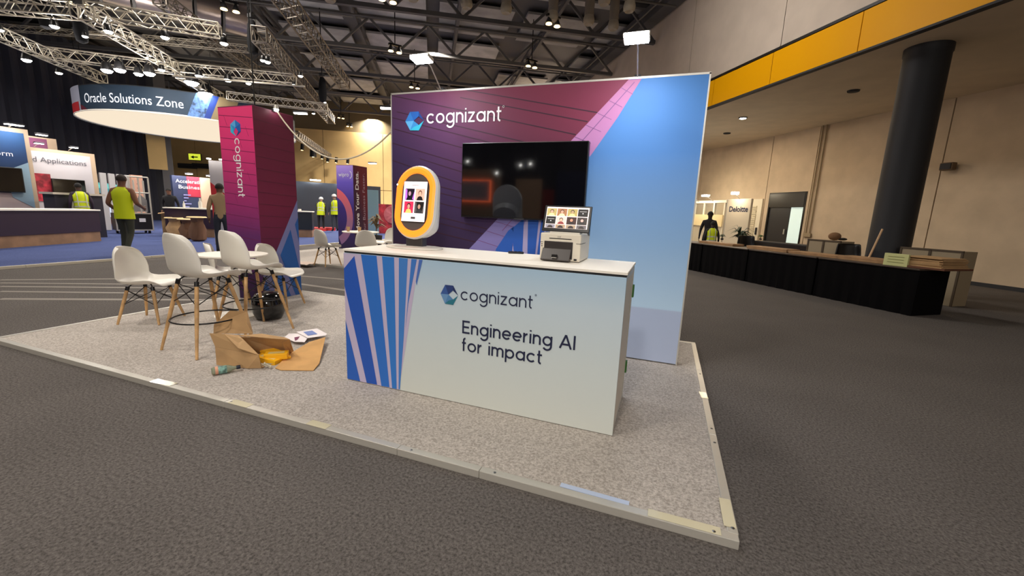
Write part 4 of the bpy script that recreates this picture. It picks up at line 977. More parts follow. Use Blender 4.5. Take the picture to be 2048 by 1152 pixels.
mb = MB(); t0 = tpx(158); t1 = tpx(176); mb.add([ringpt(t0, 0, SR+.012), ringpt(t1, 0, SR+.012), ringpt((t0+t1)/2, .2, SR+.02), ringpt(t0, .3, SR+.012)], [(0, 1, 2, 3)]); mb.build('maroon_section', mat('sign_maroon', (120, 40, 60), .6), rs)
def slant(x0, x1, name, m_, lean=.35, off=.014):
    t0, t1 = tpx(x0), tpx(x1); mb = MB(); vs = []; K3 = 8
    for i in range(K3+1):
        t = t0+(t1-t0)*i/K3
        for j in range(5): vs.append(ringpt(t+sgn*lean*.25*(j/4)*(1), SHt*j/4, SR+off))
    mb.add(vs, [(i*5+j, (i+1)*5+j, (i+1)*5+j+1, i*5+j+1) for i in range(K3) for j in range(4)]); mb.build(name, m_, rs, True)
slant(372, 405, 'pattern_section', mat('sign_pattern', (84, 118, 170), .6, var=.4, scale=6))
slant(405, 419, 'blue_section', mat('sign_blue', (36, 66, 150), .6))
slant(419, 460, 'tan_section', mat('sign_tan', (150, 132, 98), .6))

# ---- left stands
def panel_x(X, y0, y1, z0, z1, name, m_, parent, th=.12):   # faces +X
    return MB().b2((X-th, y0, z0), (X, y1, z1)).build(name, m_, parent)
s1 = thing('navy_stand_wall', 'navy stand wall with dark television at the left edge', 'stand wall')
panel_x(-17.5, 3.2, 6.92, .05, 3.12, 'wall_body', mat('stand_beige', (196, 172, 146), .7), s1)
panel_x(-17.49, 3.3, 6.82, 1.3, 3.0, 'navy_print', gradient('navy_blue_print', (0, 0, .6), -.8, [(0, (30, 42, 66)), (.6, (44, 66, 104)), (1, (58, 96, 144))], bump=0), s1, .02)
panel_x(-17.488, 3.3, 6.82, .4, 1.32, 'pale_print', mat('pale_pink_print', (190, 172, 170), .7), s1, .02)
mb = MB(); mb.poly([(-17.48, 6.82, 2.2), (-17.48, 6.3, 1.9), (-17.48, 6.4, 1.2), (-17.48, 6.82, .9)]); mb.build('pale_triangle', mat('grey_blue_print', (140, 166, 184), .7), s1)
text('form', .2, lambda u, v: Vector((-17.47, 6.15+u, 2.33+v)), 'lettering', M_lwhite, s1)
t_ = thing('stand_television', 'dark wall television on the navy stand wall at the left edge', 'television', (-17.45, 6.02, 1.68))
MB().b2((-.0, -1.0, -.34), (.06, .62, .34)).build('tv_bezel', M_blackpl, t_, bevel=.01); MB().b2((.06, -.97, -.31), (.063, .59, .31)).build('tv_screen', M_screen, t_)
c = far(18, 256, 16.5); r = thing('stand_lamp', 'arm lamp glowing over the navy stand wall', 'lamp', (-17.2, 6.55, 3.2), 0)
MB().box((0, 0, 0), (.2, .35, .05)).build('lamp_head', M_dark, r); MB().box((0, 0, -.03), (.18, .32, .02)).build('lamp_glass', M_lampw, r); MB().cyl((-.3, 0, -.08), (0, 0, 0), .015).build('arm', M_alu, r)
area('stand_light', (-16.9, 6.2, 3.1), (-17.5, 6.2, 2.0), .8, .2, 9, (.8, .9, 1))
s2 = thing('white_stand_wall', 'white stand wall lettered Applications with red picture and dark screen', 'stand wall')
panel_x(-18.5, 6.6, 8.85, .05, 2.72, 'wall_body', mat('stand_wood_edge', (204, 178, 150), .7), s2, .25)
panel_x(-18.49, 6.6, 8.72, .3, 2.62, 'white_print', mat('white_stand_print', (206, 200, 204), .6), s2, .02)
text('d Applications', .22, lambda u, v: Vector((-18.47, 7.3+u, 2.3+v)), 'lettering', mat('grey_print', (86, 84, 92), .6), s2, fit=1.28)
panel_x(-18.475, 7.1, 7.66, 1.1, 1.95, 'red_picture', mat('red_picture_print', (176, 50, 64), .6, var=.3, scale=5), s2, .005)
t_ = thing('stand_television', 'dark screen on the white stand wall lettered Applications', 'television', (-18.45, 8.0, 1.55))
MB().b2((0, -.36, -.27), (.05, .46, .27)).build('tv_bezel', M_blackpl, t_, bevel=.01); MB().b2((.05, -.34, -.25), (.053, .44, .25)).build('tv_screen', M_screen, t_)
area('stand_light', (-18.0, 7.9, 2.95), (-18.5, 7.9, 1.6), 1.4, .15, 12, (1, .97, .92))
for y_ in (7.4, 8.2):
    r = thing('stand_lamp', 'arm lamp over the white stand wall, the %s one' % ('left' if y_ < 8 else 'right'), 'lamp', (-18.2, y_, 2.85), 0, 'lamps over the white stand wall')
    MB().box((0, 0, 0), (.12, .2, .04)).build('lamp_head', M_dark, r); MB().box((0, 0, -.025), (.1, .18, .015)).build('lamp_glass', M_lamps, r); MB().cyl((-.3, 0, -.1), (0, 0, 0), .012).build('arm', M_alu, r)
s3 = thing('maroon_stand_wall', 'maroon topped stand wall rising behind the white one', 'stand wall')
a = onx(52, 270, -21.5); b = onx(92, 276, -21.5); c = onx(112, 278, -21.5)
panel_x(-21.5, a.y-1, c.y, .05, b.z, 'wall_body', mat('stand_beige', (196, 172, 146)), s3); panel_x(-21.48, a.y-1, b.y, 2.0, b.z-.05, 'maroon_print', mat('maroon_print', (128, 70, 106), .7), s3, .02)
r = thing('stand_lamp', 'arm lamp over the maroon stand wall', 'lamp', onx(83, 268, -21.2), 0); MB().box((0, 0, 0), (.15, .3, .06)).build('lamp_head', M_dark, r); MB().box((0, 0, -.04), (.13, .26, .03)).build('lamp_glass', M_lamps, r)
area('stand_light', (-21.0, b.y-.6, b.z+.3), (-21.5, b.y-.6, 2.4), .8, .2, 10, (1, .9, .9))
# counter
M_plum = mat('dark_plum_laminate', (48, 32, 52), .5); M_oak = mat('oak_plinth', (150, 116, 88), .6, var=.08, scale=4)
def long_counter(label, p0, p1, depth, h, plinth=.28, cats='counter', top=M_whitelam, face=M_plum):
    p0, p1 = Vector(p0), Vector(p1); d = (p1-p0); L = d.length; rz = math.atan2(d.y, d.x)
    r = thing('stand_counter', label, cats, (p0.x, p0.y, .05), rz)
    MB().b2((0, 0, plinth), (L, depth, h-.04)).build('counter_body', face, r); MB().b2((.02, .02, 0), (L-.02, depth-.02, plinth)).build('plinth', M_oak, r)
    MB().b2((-.03, -.03, h-.04), (L+.03, depth+.03, h)).build('worktop', top, r, bevel=.005); return r
long_counter('long dark plum counter with oak plinth at the left edge', (-13.4, 2.6, 0), (-15.35, 7.27, 0), .7, .9)
# small things on it
for (x, y, lb, c_) in [(68, 403, 'orange item standing on the long plum counter', (214, 140, 50)), ]:
    p = at(x, y+5, .96); tag(MB().lathe([(.08, 0), (.1, .03), (.06, .1), (.02, .12)], 10, (p.x, p.y, .95)).build('orange_item', mat('orange_thing', c_, .6), None, True), lb, 'item')
# grey cabinet with pale top behind counter
r = thing('display_cabinet', 'dark cabinet with pale top standing behind the long plum counter', 'cabinet', (-16.6, 6.9, .05), math.radians(95))
MB().b2((0, 0, 0), (1.15, .5, 1.28)).build('cabinet_body', mat('dark_cabinet', (48, 46, 58), .5), r); MB().b2((-.05, -.05, 1.28), (1.2, .55, 1.34)).build('cabinet_top', M_cream, r); MB().b2((.35, -.02, .6), (.75, 0, 1.1)).build('pale_poster', M_white, r)
# flight case trolley
a = at(236, 468, .05); b = at(308, 467, .05); d = (b-a); rz = math.atan2(d.y, d.x); L = d.length
r = thing('flight_case', 'black flight case with aluminium edges on castors and open cage above', 'flight case', (a.x, a.y, .05), rz)
MB().b2((0, 0, .12), (L, .6, .72)).build('case_body', mat('flight_black', (26, 26, 30), .4), r, bevel=.01)
for lo, hi in [((-.01, -.015, .11), (L+.01, .02, .15)), ((-.01, -.015, .70), (L+.01, .02, .74)), ((-.015, -.015, .11), (.02, .02, .74)), ((L-.02, -.015, .11), (L+.015, .02, .74))]: MB().b2(lo, hi).build('edge_profile', M_alu, r)
MB().b2((L*.62, -.02, .42), (L*.8, -.015, .55)).build('white_sticker', M_lwhite, r)
for x in (.1, L-.1):
    for y in (.08, .5): MB().cyl((x-.03, y, .055), (x+.03, y, .055), .055, n=14).build('castor', M_black, r)
for x in (L*.45, L*.72, L):
    MB().cyl((x, .02, .74), (x, .02, 2.0), .025).build('cage_post', M_alu, r); MB().cyl((x, .58, .74), (x, .58, 1.9), .025).build('cage_post', M_alu, r)
for z in (1.45, 2.0): MB().cyl((L*.45, .02, z), (L, .02, z), .025).build('cage_rail', M_alu, r)
MB().prism([(L*.5, .3, .78), (L*.98, .3, .78), (L*.98, .3, 1.2), (L*.8, .3, 1.4)], (0, .02, 0)).build('grey_board', mat('grey_board', (128, 124, 124), .6), r)
# white rack panels left of the man
a = at(217, 462, .05); d = Vector((-.35, 1, 0)).normalized()
for k in range(4):
    p = a+d*.33*k; lb = 'tall white rack panel behind the man in yellow vest, %s from left' % ORD[k]
    o = MB().box((0, 0, 1.08), (.06, .2, 2.1)).build('rack_panel', mat('rack_white', (200, 200, 202), .4, .2), None, bevel=.01); o.location = (p.x, p.y, .05); o.rotation_euler = (math.radians(-3), math.radians(-3), .1); tag(o, lb, 'panel', 'white panels in the rack')
# pink poster panel
a = onx(262, 352, -19.6); b = onx(290, 400, -19.6); r = thing('pink_poster_panel', 'peach coloured poster panel behind the man in yellow vest', 'panel')
panel_x(-19.6, a.y, b.y, .05, a.z+.05, 'panel_body', mat('peach_print', (220, 172, 148), .7), r)
for i in range(4): panel_x(-19.59, a.y+.15, b.y-.15, a.z-.3-.16*i, a.z-.27-.16*i, 'text_line', mat('peach_text', (170, 120, 100), .7), r, .005)
# teal round display far left
c = onx(193, 372, -24); r = thing('teal_pod', 'teal glowing round canopy far back between the stands', 'display', c)
MB().lathe([(.3, -.3), (.75, -.25), (.9, -.1), (.8, .08), (.3, .15), (1e-4, .16)], 24).build('canopy', mat('teal_glow', (90, 190, 190), .5, emit=.25), r, True); MB().cyl((0, 0, -c.z), (0, 0, -.28), .08).build('post', M_dark, r)
MB().box((.25, 0, -.95), (.05, .7, .8)).build('screen', mat('pale_screen', (200, 214, 240), .4, emit=.6), r)
s4 = thing('maroon_low_wall', 'low dark red wall far back left of the white rack', 'stand wall', (0, 0, 0))
panel_x(-24.5, 8.5, 13.5, .05, 1.3, 'wall_body', mat('dark_red_wall', (110, 34, 44), .7), s4); panel_x(-24.6, 8.5, 13.5, 1.3, 2.3, 'upper_body', mat('dark_grey_wall', (60, 50, 52), .7), s4)
# navy accelerating stand
X5 = -20.5; a = onx(343, 350, X5); b = onx(398, 355, X5); c = onx(418, 356, X5)
s5 = thing('navy_text_wall', 'navy stand wall with rows of small white text and red corner', 'stand wall')
panel_x(X5, a.y, b.y, .05, a.z, 'wall_body', mat('navy_wall2', (44, 52, 82), .6), s5)
panel_x(X5+.01, b.y-.55, b.y, a.z-.9, a.z, 'red_corner', mat('red_corner_print', (180, 44, 66), .6), s5, .02)
panel_x(X5+.05, b.y, c.y, .05, a.z, 'wood_side', mat('stand_wood_edge', (204, 178, 150)), s5)
text('Accelerating', .22, lambda u, v: Vector((X5+.03, a.y+.12+u, a.z-.30+v)), 'lettering', M_lwhite, s5, fit=1.25)
text('Business', .22, lambda u, v: Vector((X5+.03, a.y+.2+u, a.z-.55+v)), 'lettering', M_lwhite, s5, fit=1.0)
for i in range(7): panel_x(X5+.025, a.y+.4, b.y-.45-.1*(i % 3), a.z-.85-.13*i, a.z-.80-.13*i, 'text_line', mat('text_lilac', (150, 150, 200), .6), s5, .005)
area('stand_light', (X5+.5, (a.y+b.y)/2, a.z+.3), (X5, (a.y+b.y)/2, 1.6), 2, .2, 45, (1, .97, .95))
for k in range(3):
    r = thing('stand_lamp', 'arm lamp over the navy wall with small text, %s from the left' % ORD[k], 'lamp', (X5+.35, a.y+.5+.9*k, a.z+.12), 0, 'lamps over the navy text wall'); MB().box((0, 0, 0), (.15, .25, .05)).build('lamp_head', M_dark, r); MB().box((0, 0, -.03), (.13, .22, .03)).build('lamp_glass', M_lamps, r)
# wood/plum counter with things
long_counter('plum counter with white top and oak plinth left of the magenta tower', (-16.2, 9.45, 0), (-14.0, 10.9, 0), .7, 1.0, .3)
def small_bottle(p, lb, g=None, m_=None, s=1):
    r = thing('small_bottle', lb, 'bottle', p, 0, g); MB().lathe([(.035*s, 0), (.04*s, .02*s), (.04*s, .14*s), (.015*s, .2*s), (.015*s, .22*s)], 12).build('bottle_body', m_ or M_white, r, True); MB().cyl((0, 0, .215*s), (0, 0, .25*s), .017*s).build('cap', M_white, r); return r
pc = Vector((-15.6, 10.1, 1.05)); e_ = Vector((2.2, 1.45, 0)).normalized()
small_bottle(pc+e_*.15, 'white pump bottle on the plum counter by the tower', None, M_white, 1.4)
small_bottle(pc-e_*.35, 'short white bottle at the left end of the plum counter', None, M_white, .9)
tag(MB().box(pc+e_*.7+Vector((0, 0, .06)), (.45, .2, .11), .6).build('white_carton', M_white, bevel=.01), 'white carton on the plum counter by the tower', 'box')
# plants
def plant(p, h, r0, label, m_=M_leafd, pot=(.12, .18), potm=M_dark, n=16):
    r = thing('potted_plant', label, 'plant', p)
    MB().lathe([(pot[0]*.8, 0), (pot[0], pot[1]), (pot[0]*.9, pot[1]), (pot[0]*.85, pot[1]-.02), (1e-4, pot[1]-.02)], 14).build('pot', potm, r, True)
    MB().cyl((0, 0, pot[1]-.03), (0, 0, pot[1]+h*.35), .015, n=6).build('stem', mat('stem_brown', (96, 78, 50), .8), r)
    for i in range(n):
        a_ = 2*PI*i*.382; el = .35+.9*random.random(); L = r0*(.8+.5*random.random()); d_ = Vector((math.cos(a_), math.sin(a_), 0)); sd = Vector((-d_.y, d_.x, 0))*r0*.11
        b_ = Vector((0, 0, pot[1]+h*.15+h*.25*random.random())); p1_ = b_+d_*L*.5*math.cos(el)+Vector((0, 0, L*.55*math.sin(el)+.04)); p2_ = b_+d_*L+Vector((0, 0, L*.35*math.sin(el)-L*.1))
        MB().add([b_, p1_-sd, p1_+sd, p2_], [(0, 1, 2), (1, 3, 2)]).build('leaf', m_, r)
    return r
plant(pc+e_*1.55+Vector((0, 0, 0)), .6, .35, 'leafy green plant on the plum counter beside the tower')
# cardboard pieces
a = at(318, 468, .05)
cb = thing('brown_paper_stack', 'tall folded sheets of brown paper standing right of the flight case', 'cardboard', (a.x+.75, a.y-.30, .05), 1.0)
MB().prism([(0, 0, 0), (.42, 0, 0), (.42, .0, .72), (0, 0, .76)], (0, .25, 0)).build('sheet_bundle', M_card, cb); MB().prism([(-.08, -.1, .76), (.25, -.15, .82), (.7, 0, .8), (.6, -.1, .68), (.4, -.12, .7)], (0, .25, .02)).build('bent_sheet', M_card2, cb)
for i, (x, y, h_, lb) in enumerate([(352, 462, .62, 'crumpled pale paper bag beside the brown paper stack'), (378, 466, .62, 'brown waste bag in front of the plum counter'), (398, 470, .72, 'narrow brown waste sack nearest the tower')]):
    p = at(x, y+12, .05); r = thing('waste_bag', lb, 'bag', p)
    mb = MB(); prof = [(.12, 0), (.2, .05), (.22, h_*.5), (.15, h_*.85), (.17, h_)]; vs = []; n_ = 12
    for rr, zz in prof:
        for k in range(n_): t = 2*PI*k/n_; w_ = rr*(1+.18*math.sin(3*k+zz*9)); vs.append((w_*math.cos(t), w_*math.sin(t), zz))
    mb.add(vs, [(j*n_+k, j*n_+(k+1) % n_, (j+1)*n_+(k+1) % n_, (j+1)*n_+k) for j in range(4) for k in range(n_)]); mb.build('sack', [M_card2, mat('brown_sack', (124, 88, 62), .8), mat('brown_sack', (124, 88, 62))][i], r, True)
    MB().lathe([(.17, h_), (.25, h_+.05), (.28, h_+.02)], 9).build('open_rim', mat('cream_paper', (226, 200, 150), .8), r)
# exit sign + grille on far wall
def onfar(x, y, off=.05): return onp(x, y, U*(TF-off), U)
c = onfar(390, 314, .1); r = thing('exit_sign', 'small glowing yellow green exit sign on the tan far wall', 'sign', c, HA)
MB().box((0, 0, 0), (.85, .1, .5)).build('sign_box', M_dark, r); MB().box((0, -.06, 0), (.8, .02, .45)).build('sign_face', mat('exit_glow', (206, 220, 60), .5, emit=.8), r)
mb = MB(); mb.prism([(-.28, -.075, -.02), (-.05, -.075, -.14), (-.05, -.075, .1)], (0, .003, 0)); mb.prism([(-.05, -.075, -.05), (.22, -.075, -.05), (.22, -.075, .03), (-.05, -.075, .03)], (0, .003, 0)); mb.build('arrow', M_leafd, r)
for (x, lb) in [(375, 'dark wall unit left of its twin on the far wall'), (403, 'dark wall unit right of its twin on the far wall')]:
    c = onfar(x, 332, .2); r = thing('wall_unit', lb, 'wall unit', c, HA); MB().box((0, 0, 0), (1.2, .3, .35)).build('unit_body', M_dark, r, bevel=.03); MB().box((0, -.16, -.05), (1.0, .02, .1)).build('outlet_slot', M_black, r)
# black steel post and duct near drape end
a = far(325, 300, 32)
struct(MB().b2((a.x-.3, a.y-.3, 0), (a.x+.3, a.y+.3, 8.5)).build('column', M_beam), 'dark steel column at the end of the black drape')
a2 = far(304, 300, 31); nn = Vector((a2.x, a2.y, 0)).normalized(); tt = Vector((-nn.y, nn.x, 0))
struct(MB().prism([a2-tt*.6+Vector((0, 0, 2.9-a2.z)), a2+tt*.2+Vector((0, 0, 2.9-a2.z)), a2+tt*.2+Vector((0, 0, 5.9-a2.z)), a2-tt*.6+Vector((0, 0, 5.9-a2.z))], nn*.15).build('wall_return', M_farw), 'pale upright wall strip between the black drape and the dark steel column')
# red white banner
a = far(433, 325, 15.5); r = thing('banner_panel', 'slim white banner with red wave left of the magenta tower', 'banner', (a.x, a.y, .05), .75)
zt3 = a.z; MB().b2((-.2, 0, 0), (.2, .05, zt3)).build('panel_body', mat('banner_grey_white', (196, 190, 192), .6), r); MB().prism([(-.2, -.004, zt3-1.7), (.2, -.004, zt3-1.7), (.2, -.004, zt3-1.0), (-.2, -.004, zt3-.62)], (0, .002, 0)).build('red_wave', M_red, r)
for s in (-.15, .15): MB().box((s, -.15, zt3+.03), (.09, .08, .03)).build('banner_lamp', M_lamps, r)

# ---- far centre stand
a = at(590, 462, .05); a = Vector((-19.2, 15.6, 0)); b = Vector((-16.2, 19.9, 0))
d = (b-a).normalized(); rz = math.atan2(d.y, d.x); L = (b-a).length
s6 = thing('dark_stand_wall', 'dark stand wall washed by three lamps behind the two helmeted workers', 'stand wall', (a.x, a.y, .05), rz)
L = 6.0
MB().b2((-1.5, 0, 0), (L, .15, 2.45)).build('wall_body', mat('dark_slate_wall', (50, 54, 62), .5), s6)
MB().lathe([(1e-4, 0), (.55, 0)], 24, (.35, -.01, 1.7), Matrix.Rotation(PI/2, 3, 'X')).build('red_disc', mat('red_disc', (150, 48, 54), .6), s6)
for k, x in enumerate((.9, 2.5, 4.0)):
    area('stand_light', tuple(Vector((a.x, a.y, 2.9))+d*x+Vector((d.y, -d.x, 0))*.4), tuple(Vector((a.x, a.y, 1.6))+d*x), .4, .15, 22, (.85, .95, 1))
    MB().box((x, -.25, 2.55), (.5, .12, .06)).build('wall_lamp', M_lamps, s6)
text('GO', .3, lambda u, v: Vector((4.1+u, -.01, 2.0+v)), 'lettering', mat('glow_text', (200, 240, 240), .5, emit=.6), s6)
long_counter('dark counter with oak plinth between the tower and the helmeted workers', (-14.4, 11.9, 0), (-13.2, 12.9, 0), .7, 1.02, .3, 'counter', M_whitelam, mat('teal_black_face', (28, 36, 46), .4))
for k in range(3):
    p = Vector((-14.2, 12.1, 1.07))+Vector((.3*k, .25*k+.1, 0)); tag(MB().lathe([(.05, 0), (.06, .06), (.05, .08)], 10, p).build('white_cup', M_white, None, True), 'white cup on the dark counter with oak plinth, %s from the left' % ORD[k], 'cup', 'cups on the dark counter')
for (x, y, w, lb) in [(634, 463, .9, 'red carton stack left of the bending worker'), (652, 462, 1.0, 'red mat on the floor by the bending worker'), (606, 462, .8, 'red carton by the dark counter')]:
    p = at(x, y, .05); h_ = .12; r = thing('red_carton', lb, 'box', (p.x-.5, p.y+.4, .05), .9)
    MB().b2((-w/2, -.3, 0), (w/2, .3, h_)).build('carton_body', mat('bright_red', (230, 60, 56), .5), r); MB().b2((-w/2-.01, -.31, h_), (w/2+.01, .31, h_+.03)).build('lid', mat('red_lid', (214, 80, 74), .5), r)
p = at(632, 445, .3); r = thing('red_display_stand', 'red and white shelf unit beside the bending worker', 'shelf', (p.x-1.0, p.y+.3, .05), .9)
for k in range(4): MB().b2((-.35, -.2, .25+.35*k), (.35, .2, .30+.35*k)).build('shelf', [M_red, mat('pink_shelf', (226, 150, 160), .5)][k % 2], r); 
for s in (-.35, .35): MB().b2((s-.02, -.2, 0), (s+.02, .2, 1.4)).build('side', M_red, r)
for k in range(6): MB().b2((-.3+.12*(k % 5), -.15, .3+.35*(k//2)), (-.2+.12*(k % 5), .1, .5+.35*(k//2))).build('carton', mat('pink_shelf', (226, 150, 160)), r)

# ---- purple tower (next stand)
M_wf = gradient('violet_print', (0, 0, .4), 0, [(0, (46, 34, 70)), (.5, (66, 50, 130)), (.8, (110, 90, 200)), (1, (180, 150, 226))], bump=0)
M_ws = gradient('plum_side_print', (0, 1, .3), 0, [(0, (52, 34, 64)), (.6, (64, 34, 60)), (1, (110, 34, 50))], bump=0)
wt = tower((-9.49, 10.28, HP), 'violet square tower with white lettering on the next stand', .62, M_wf, M_ws)
text('wipro', .17, lambda u, v: Vector((.08+u, -.004, 2.17+v)), 'lettering', M_lwhite, wt, fit=.38)
mb = MB()
for i in range(9):
    t0, t1 = -1.2+i*.27, -1.2+i*.27+.2
    mb.poly([Vector((.46+r_*math.cos(t), -.004, 2.22+r_*math.sin(t))) for r_, t in ((.10, t0), (.125, t0), (.125, t1), (.10, t1))])
mb.build('dotted_arc', M_lwhite, wt)
mb = MB().use(gradient('coral_arc_print', (0, 0, .6), 0, [(0, (130, 100, 150)), (.5, (160, 110, 140)), (1, (236, 110, 120))], bump=0))
for i in range(20):
    t0, t1 = -1.4+2.8*i/20, -1.4+2.8*(i+1)/20
    P_ = [Vector((max(.0, min(.62, -.25+r_*math.cos(t))), -.003, .95+r_*1.1*math.sin(t))) for r_, t in ((.6, t0), (.83, t0), (.83, t1), (.6, t1))]
    if P_[1].x > .01: mb.poly(P_)
mb.build('coral_arc', None, wt)
text('Move Your Data.', .2, lambda u, v: Vector((.624, .22-v, .52+u)), 'lettering', M_lwhite, wt, bold=.004, fit=1.8)
text('Your Business Faster.', .16, lambda u, v: Vector((.624, .5-v, .36+u)), 'lettering', mat('grey_lettering', (170, 150, 170), .6), wt, fit=1.95)
area('stand_light', (-9.6, 9.4, 3.6), (-9.2, 10.4, 2.0), .4, .2, 9, (.95, .93, 1))
# chairs and table on next stand
g2 = None
round_table('round white table with paper cups on the next stand', (-6.85, 8.15, HP), .42)
chair('white shell chair seen from the side at the left of the far round table', (-6.92, 7.15, HP), (.2, .98), .43, .12, .2)
chair('white shell chair with its rounded back to the camera at the far round table', (-6.35, 7.75, HP), (-.5, .85), .43, .12, .2)
chair('white shell chair right of the far round table, half turned', (-6.75, 9.0, HP), (-.2, -.95), .43, .12, .2)
chair('white shell chair partly hidden by the left edge of the display wall', (-6.1, 8.9, HP), (-.9, -.3), .43, .12, .2)
for (dx, dy) in ((-.15, -.2), (.05, -.05)):
    tag(MB().lathe([(.03, 0), (.042, .11), (.038, .11), (.03, .02)], 14, (-6.85+dx, 8.1+dy, HP+.72)).build('paper_cup', M_card, None, True), 'brown paper cup on the far round table, the %s one' % ('left' if dx < 0 else 'right'), 'cup', 'paper cups on the far table')
# far right-centre clutter
a = far(742, 395, 19); r = thing('pale_roll_banner', 'pale blue roll up banner behind the violet tower', 'banner', (a.x, a.y, .0), .6)
MB().b2((-.3, 0, .05), (.3, .03, 2.05)).build('banner_cloth', mat('pale_blue_cloth', (150, 186, 196), .6), r); MB().b2((-.35, -.1, 0), (.35, .1, .08)).build('banner_foot', M_dark, r)
a = far(765, 405, 22); s7 = thing('red_stand_wall', 'low red and white stand wall behind the far chairs', 'stand wall', (a.x, a.y, 0), .6)
MB().b2((-.9, 0, 0), (2.5, .1, 1.5)).build('wall_body', mat('red_wall_print', (160, 40, 50), .6, var=.3, scale=3), s7); MB().lathe([(1e-4, 0), (.45, 0)], 20, (.5, -.01, 1.0), Matrix.Rotation(PI/2, 3, 'X')).build('pink_disc', mat('pink_disc', (230, 130, 136), .6), s7)
a = far(752, 430, 15); 
plant(Vector((a.x, a.y, .0)), 1.1, .45, 'dry brown plant behind the far white chairs', mat('dry_leaf', (112, 94, 66), .8), (.2, .4))

# =================================================================== PEOPLE
def person(label, loc, face, H=1.76, shirt=(40, 40, 46), trousers=(44, 46, 42), skin=(120, 82, 62), vest=False, helmet=False, hair=(30, 24, 22), lean=0, arms=None, legs=None, head_turn=0, sleeves=True):
    ang = math.atan2(face[1], face[0])-PI/2
    r = thing('person', label, 'person', loc, ang); k = H/1.76
    hipz = .93
    def LN(v):                                    # lean the upper body forward about the hips
        v = Vector(v); d_ = v-Vector((0, 0, hipz)); return (Matrix.Rotation(-lean, 3, 'X') @ d_)+Vector((0, 0, hipz)) if v.z > hipz else v
    J = {'pel': (0, 0, .96), 'sp': (0, .0, 1.13), 'ch': (0, .0, 1.32), 'nk': (0, -.005, 1.47), 'hd0': (0, .005, 1.55), 'hd1': (0, .015, 1.64), 'hd2': (0, .005, 1.72)}
    J = {a_: LN(b_) for a_, b_ in J.items()}
    A = arms or {}
    for s, n_ in ((-1, 'L'), (1, 'R')):
        J['sh'+n_] = LN((s*.175, 0, 1.40))
        J['el'+n_] = LN(A.get('el'+n_, (s*.245, -.02, 1.13))); J['wr'+n_] = LN(A.get('wr'+n_, (s*.26, .06, .90)))
        if 'elw'+n_ in A: J['el'+n_] = Vector(A['elw'+n_]); 
        if 'wrw'+n_ in A: J['wr'+n_] = Vector(A['wrw'+n_])
        d_ = (J['wr'+n_]-J['el'+n_]).normalized(); J['pa'+n_] = J['wr'+n_]+d_*.075
        G = legs or {}
        J['hi'+n_] = Vector((s*.09, 0, .90)); J['kn'+n_] = Vector(G.get('kn'+n_, (s*.105, .02, .50))); J['an'+n_] = Vector(G.get('an'+n_, (s*.11, -.02, .085))); J['to'+n_] = J['an'+n_]+Vector((s*.015, .15, -.045))
    RAD = {'pel': .135, 'sp': .125, 'ch': .145, 'nk': .062, 'hd0': .066, 'hd1': .088, 'hd2': .072, 'sh': .068, 'el': .045, 'wr': .03, 'pa': .034, 'hi': .098, 'kn': .062, 'an': .045, 'to': .038}
    E_ = [('pel', 'sp'), ('sp', 'ch'), ('ch', 'nk'), ('nk', 'hd0'), ('hd0', 'hd1'), ('hd1', 'hd2')]
    for n_ in 'LR': E_ += [('ch', 'sh'+n_), ('sh'+n_, 'el'+n_), ('el'+n_, 'wr'+n_), ('wr'+n_, 'pa'+n_), ('pel', 'hi'+n_), ('hi'+n_, 'kn'+n_), ('kn'+n_, 'an'+n_), ('an'+n_, 'to'+n_)]
    names = list(J); idx = {n_: i for i, n_ in enumerate(names)}
    me = bpy.data.meshes.new('body'); me.from_pydata([tuple(J[n_]*k) for n_ in names], [(idx[a_], idx[b_]) for a_, b_ in E_], [])
    o = bpy.data.objects.new('body', me); COL.objects.link(o)
    sk = o.modifiers.new('skin', 'SKIN'); sk.use_smooth_shade = True
    for n_ in names:
        q_ = RAD[n_.rstrip('LR') if n_[-1] in 'LR' else n_]*k
        me.skin_vertices[0].data[idx[n_]].radius = (q_, q_*(.8 if n_ in ('pel', 'sp', 'ch') else 1)); me.skin_vertices[0].data[idx[n_]].use_root = (n_ == 'pel')
    sb = o.modifiers.new('s', 'SUBSURF'); sb.levels = 2
    dg = bpy.context.evaluated_depsgraph_get(); m2 = bpy.data.meshes.new_from_object(o.evaluated_get(dg)); bpy.data.objects.remove(o)
    # fingers: four plus a thumb, short tapered tubes rooted in the palm
    fv, ff = [], []
    for s, n_ in ((-1, 'L'), (1, 'R')):
        d_ = (J['pa'+n_]-J['wr'+n_]).normalized(); sd = d_.orthogonal().normalized()
        inw = Vector((-s, .2, 0)); sd = (Vector((0, 1, 0))-d_*d_.y); sd = sd.normalized() if sd.length > .1 else d_.orthogonal().normalized(); cv = d_.cross(sd)
        mbf = MB()
        for f_, ln_ in zip((-1.5, -.5, .5, 1.5), (.062, .074, .078, .068)):
            b_ = J['pa'+n_]+sd*f_*.017; mbf.tube([b_*k, (b_+d_*ln_*.6)*k, (b_+d_*ln_-cv*s*.02)*k], [.0095*k, .0085*k, .006*k], 6)
        b_ = J['wr'+n_]+d_*.035+sd*.025; mbf.tube([b_*k, (b_+sd*.03+d_*.02)*k, (b_+sd*.038+d_*.055)*k], [.011*k, .0095*k, .007*k], 6)
        o_ = len(fv); fv += mbf.v; ff += [tuple(i+o_ for i in f_) for f_ in mbf.f]
    # nose + ears
    mbf = MB(); hc = J['hd1']; mbf.cyl((hc+Vector((0, .078, .012)))*k, (hc+Vector((0, .105, -.012)))*k, .008*k, .013*k, 6)
    for s in (-1, 1): mbf.ball((hc+Vector((s*.086, -.005, 0)))*k, .022*k, (.4, .7, 1.2), 8)
    o_ = len(fv); fv += mbf.v; ff += [tuple(i+o_ for i in f_) for f_ in mbf.f]
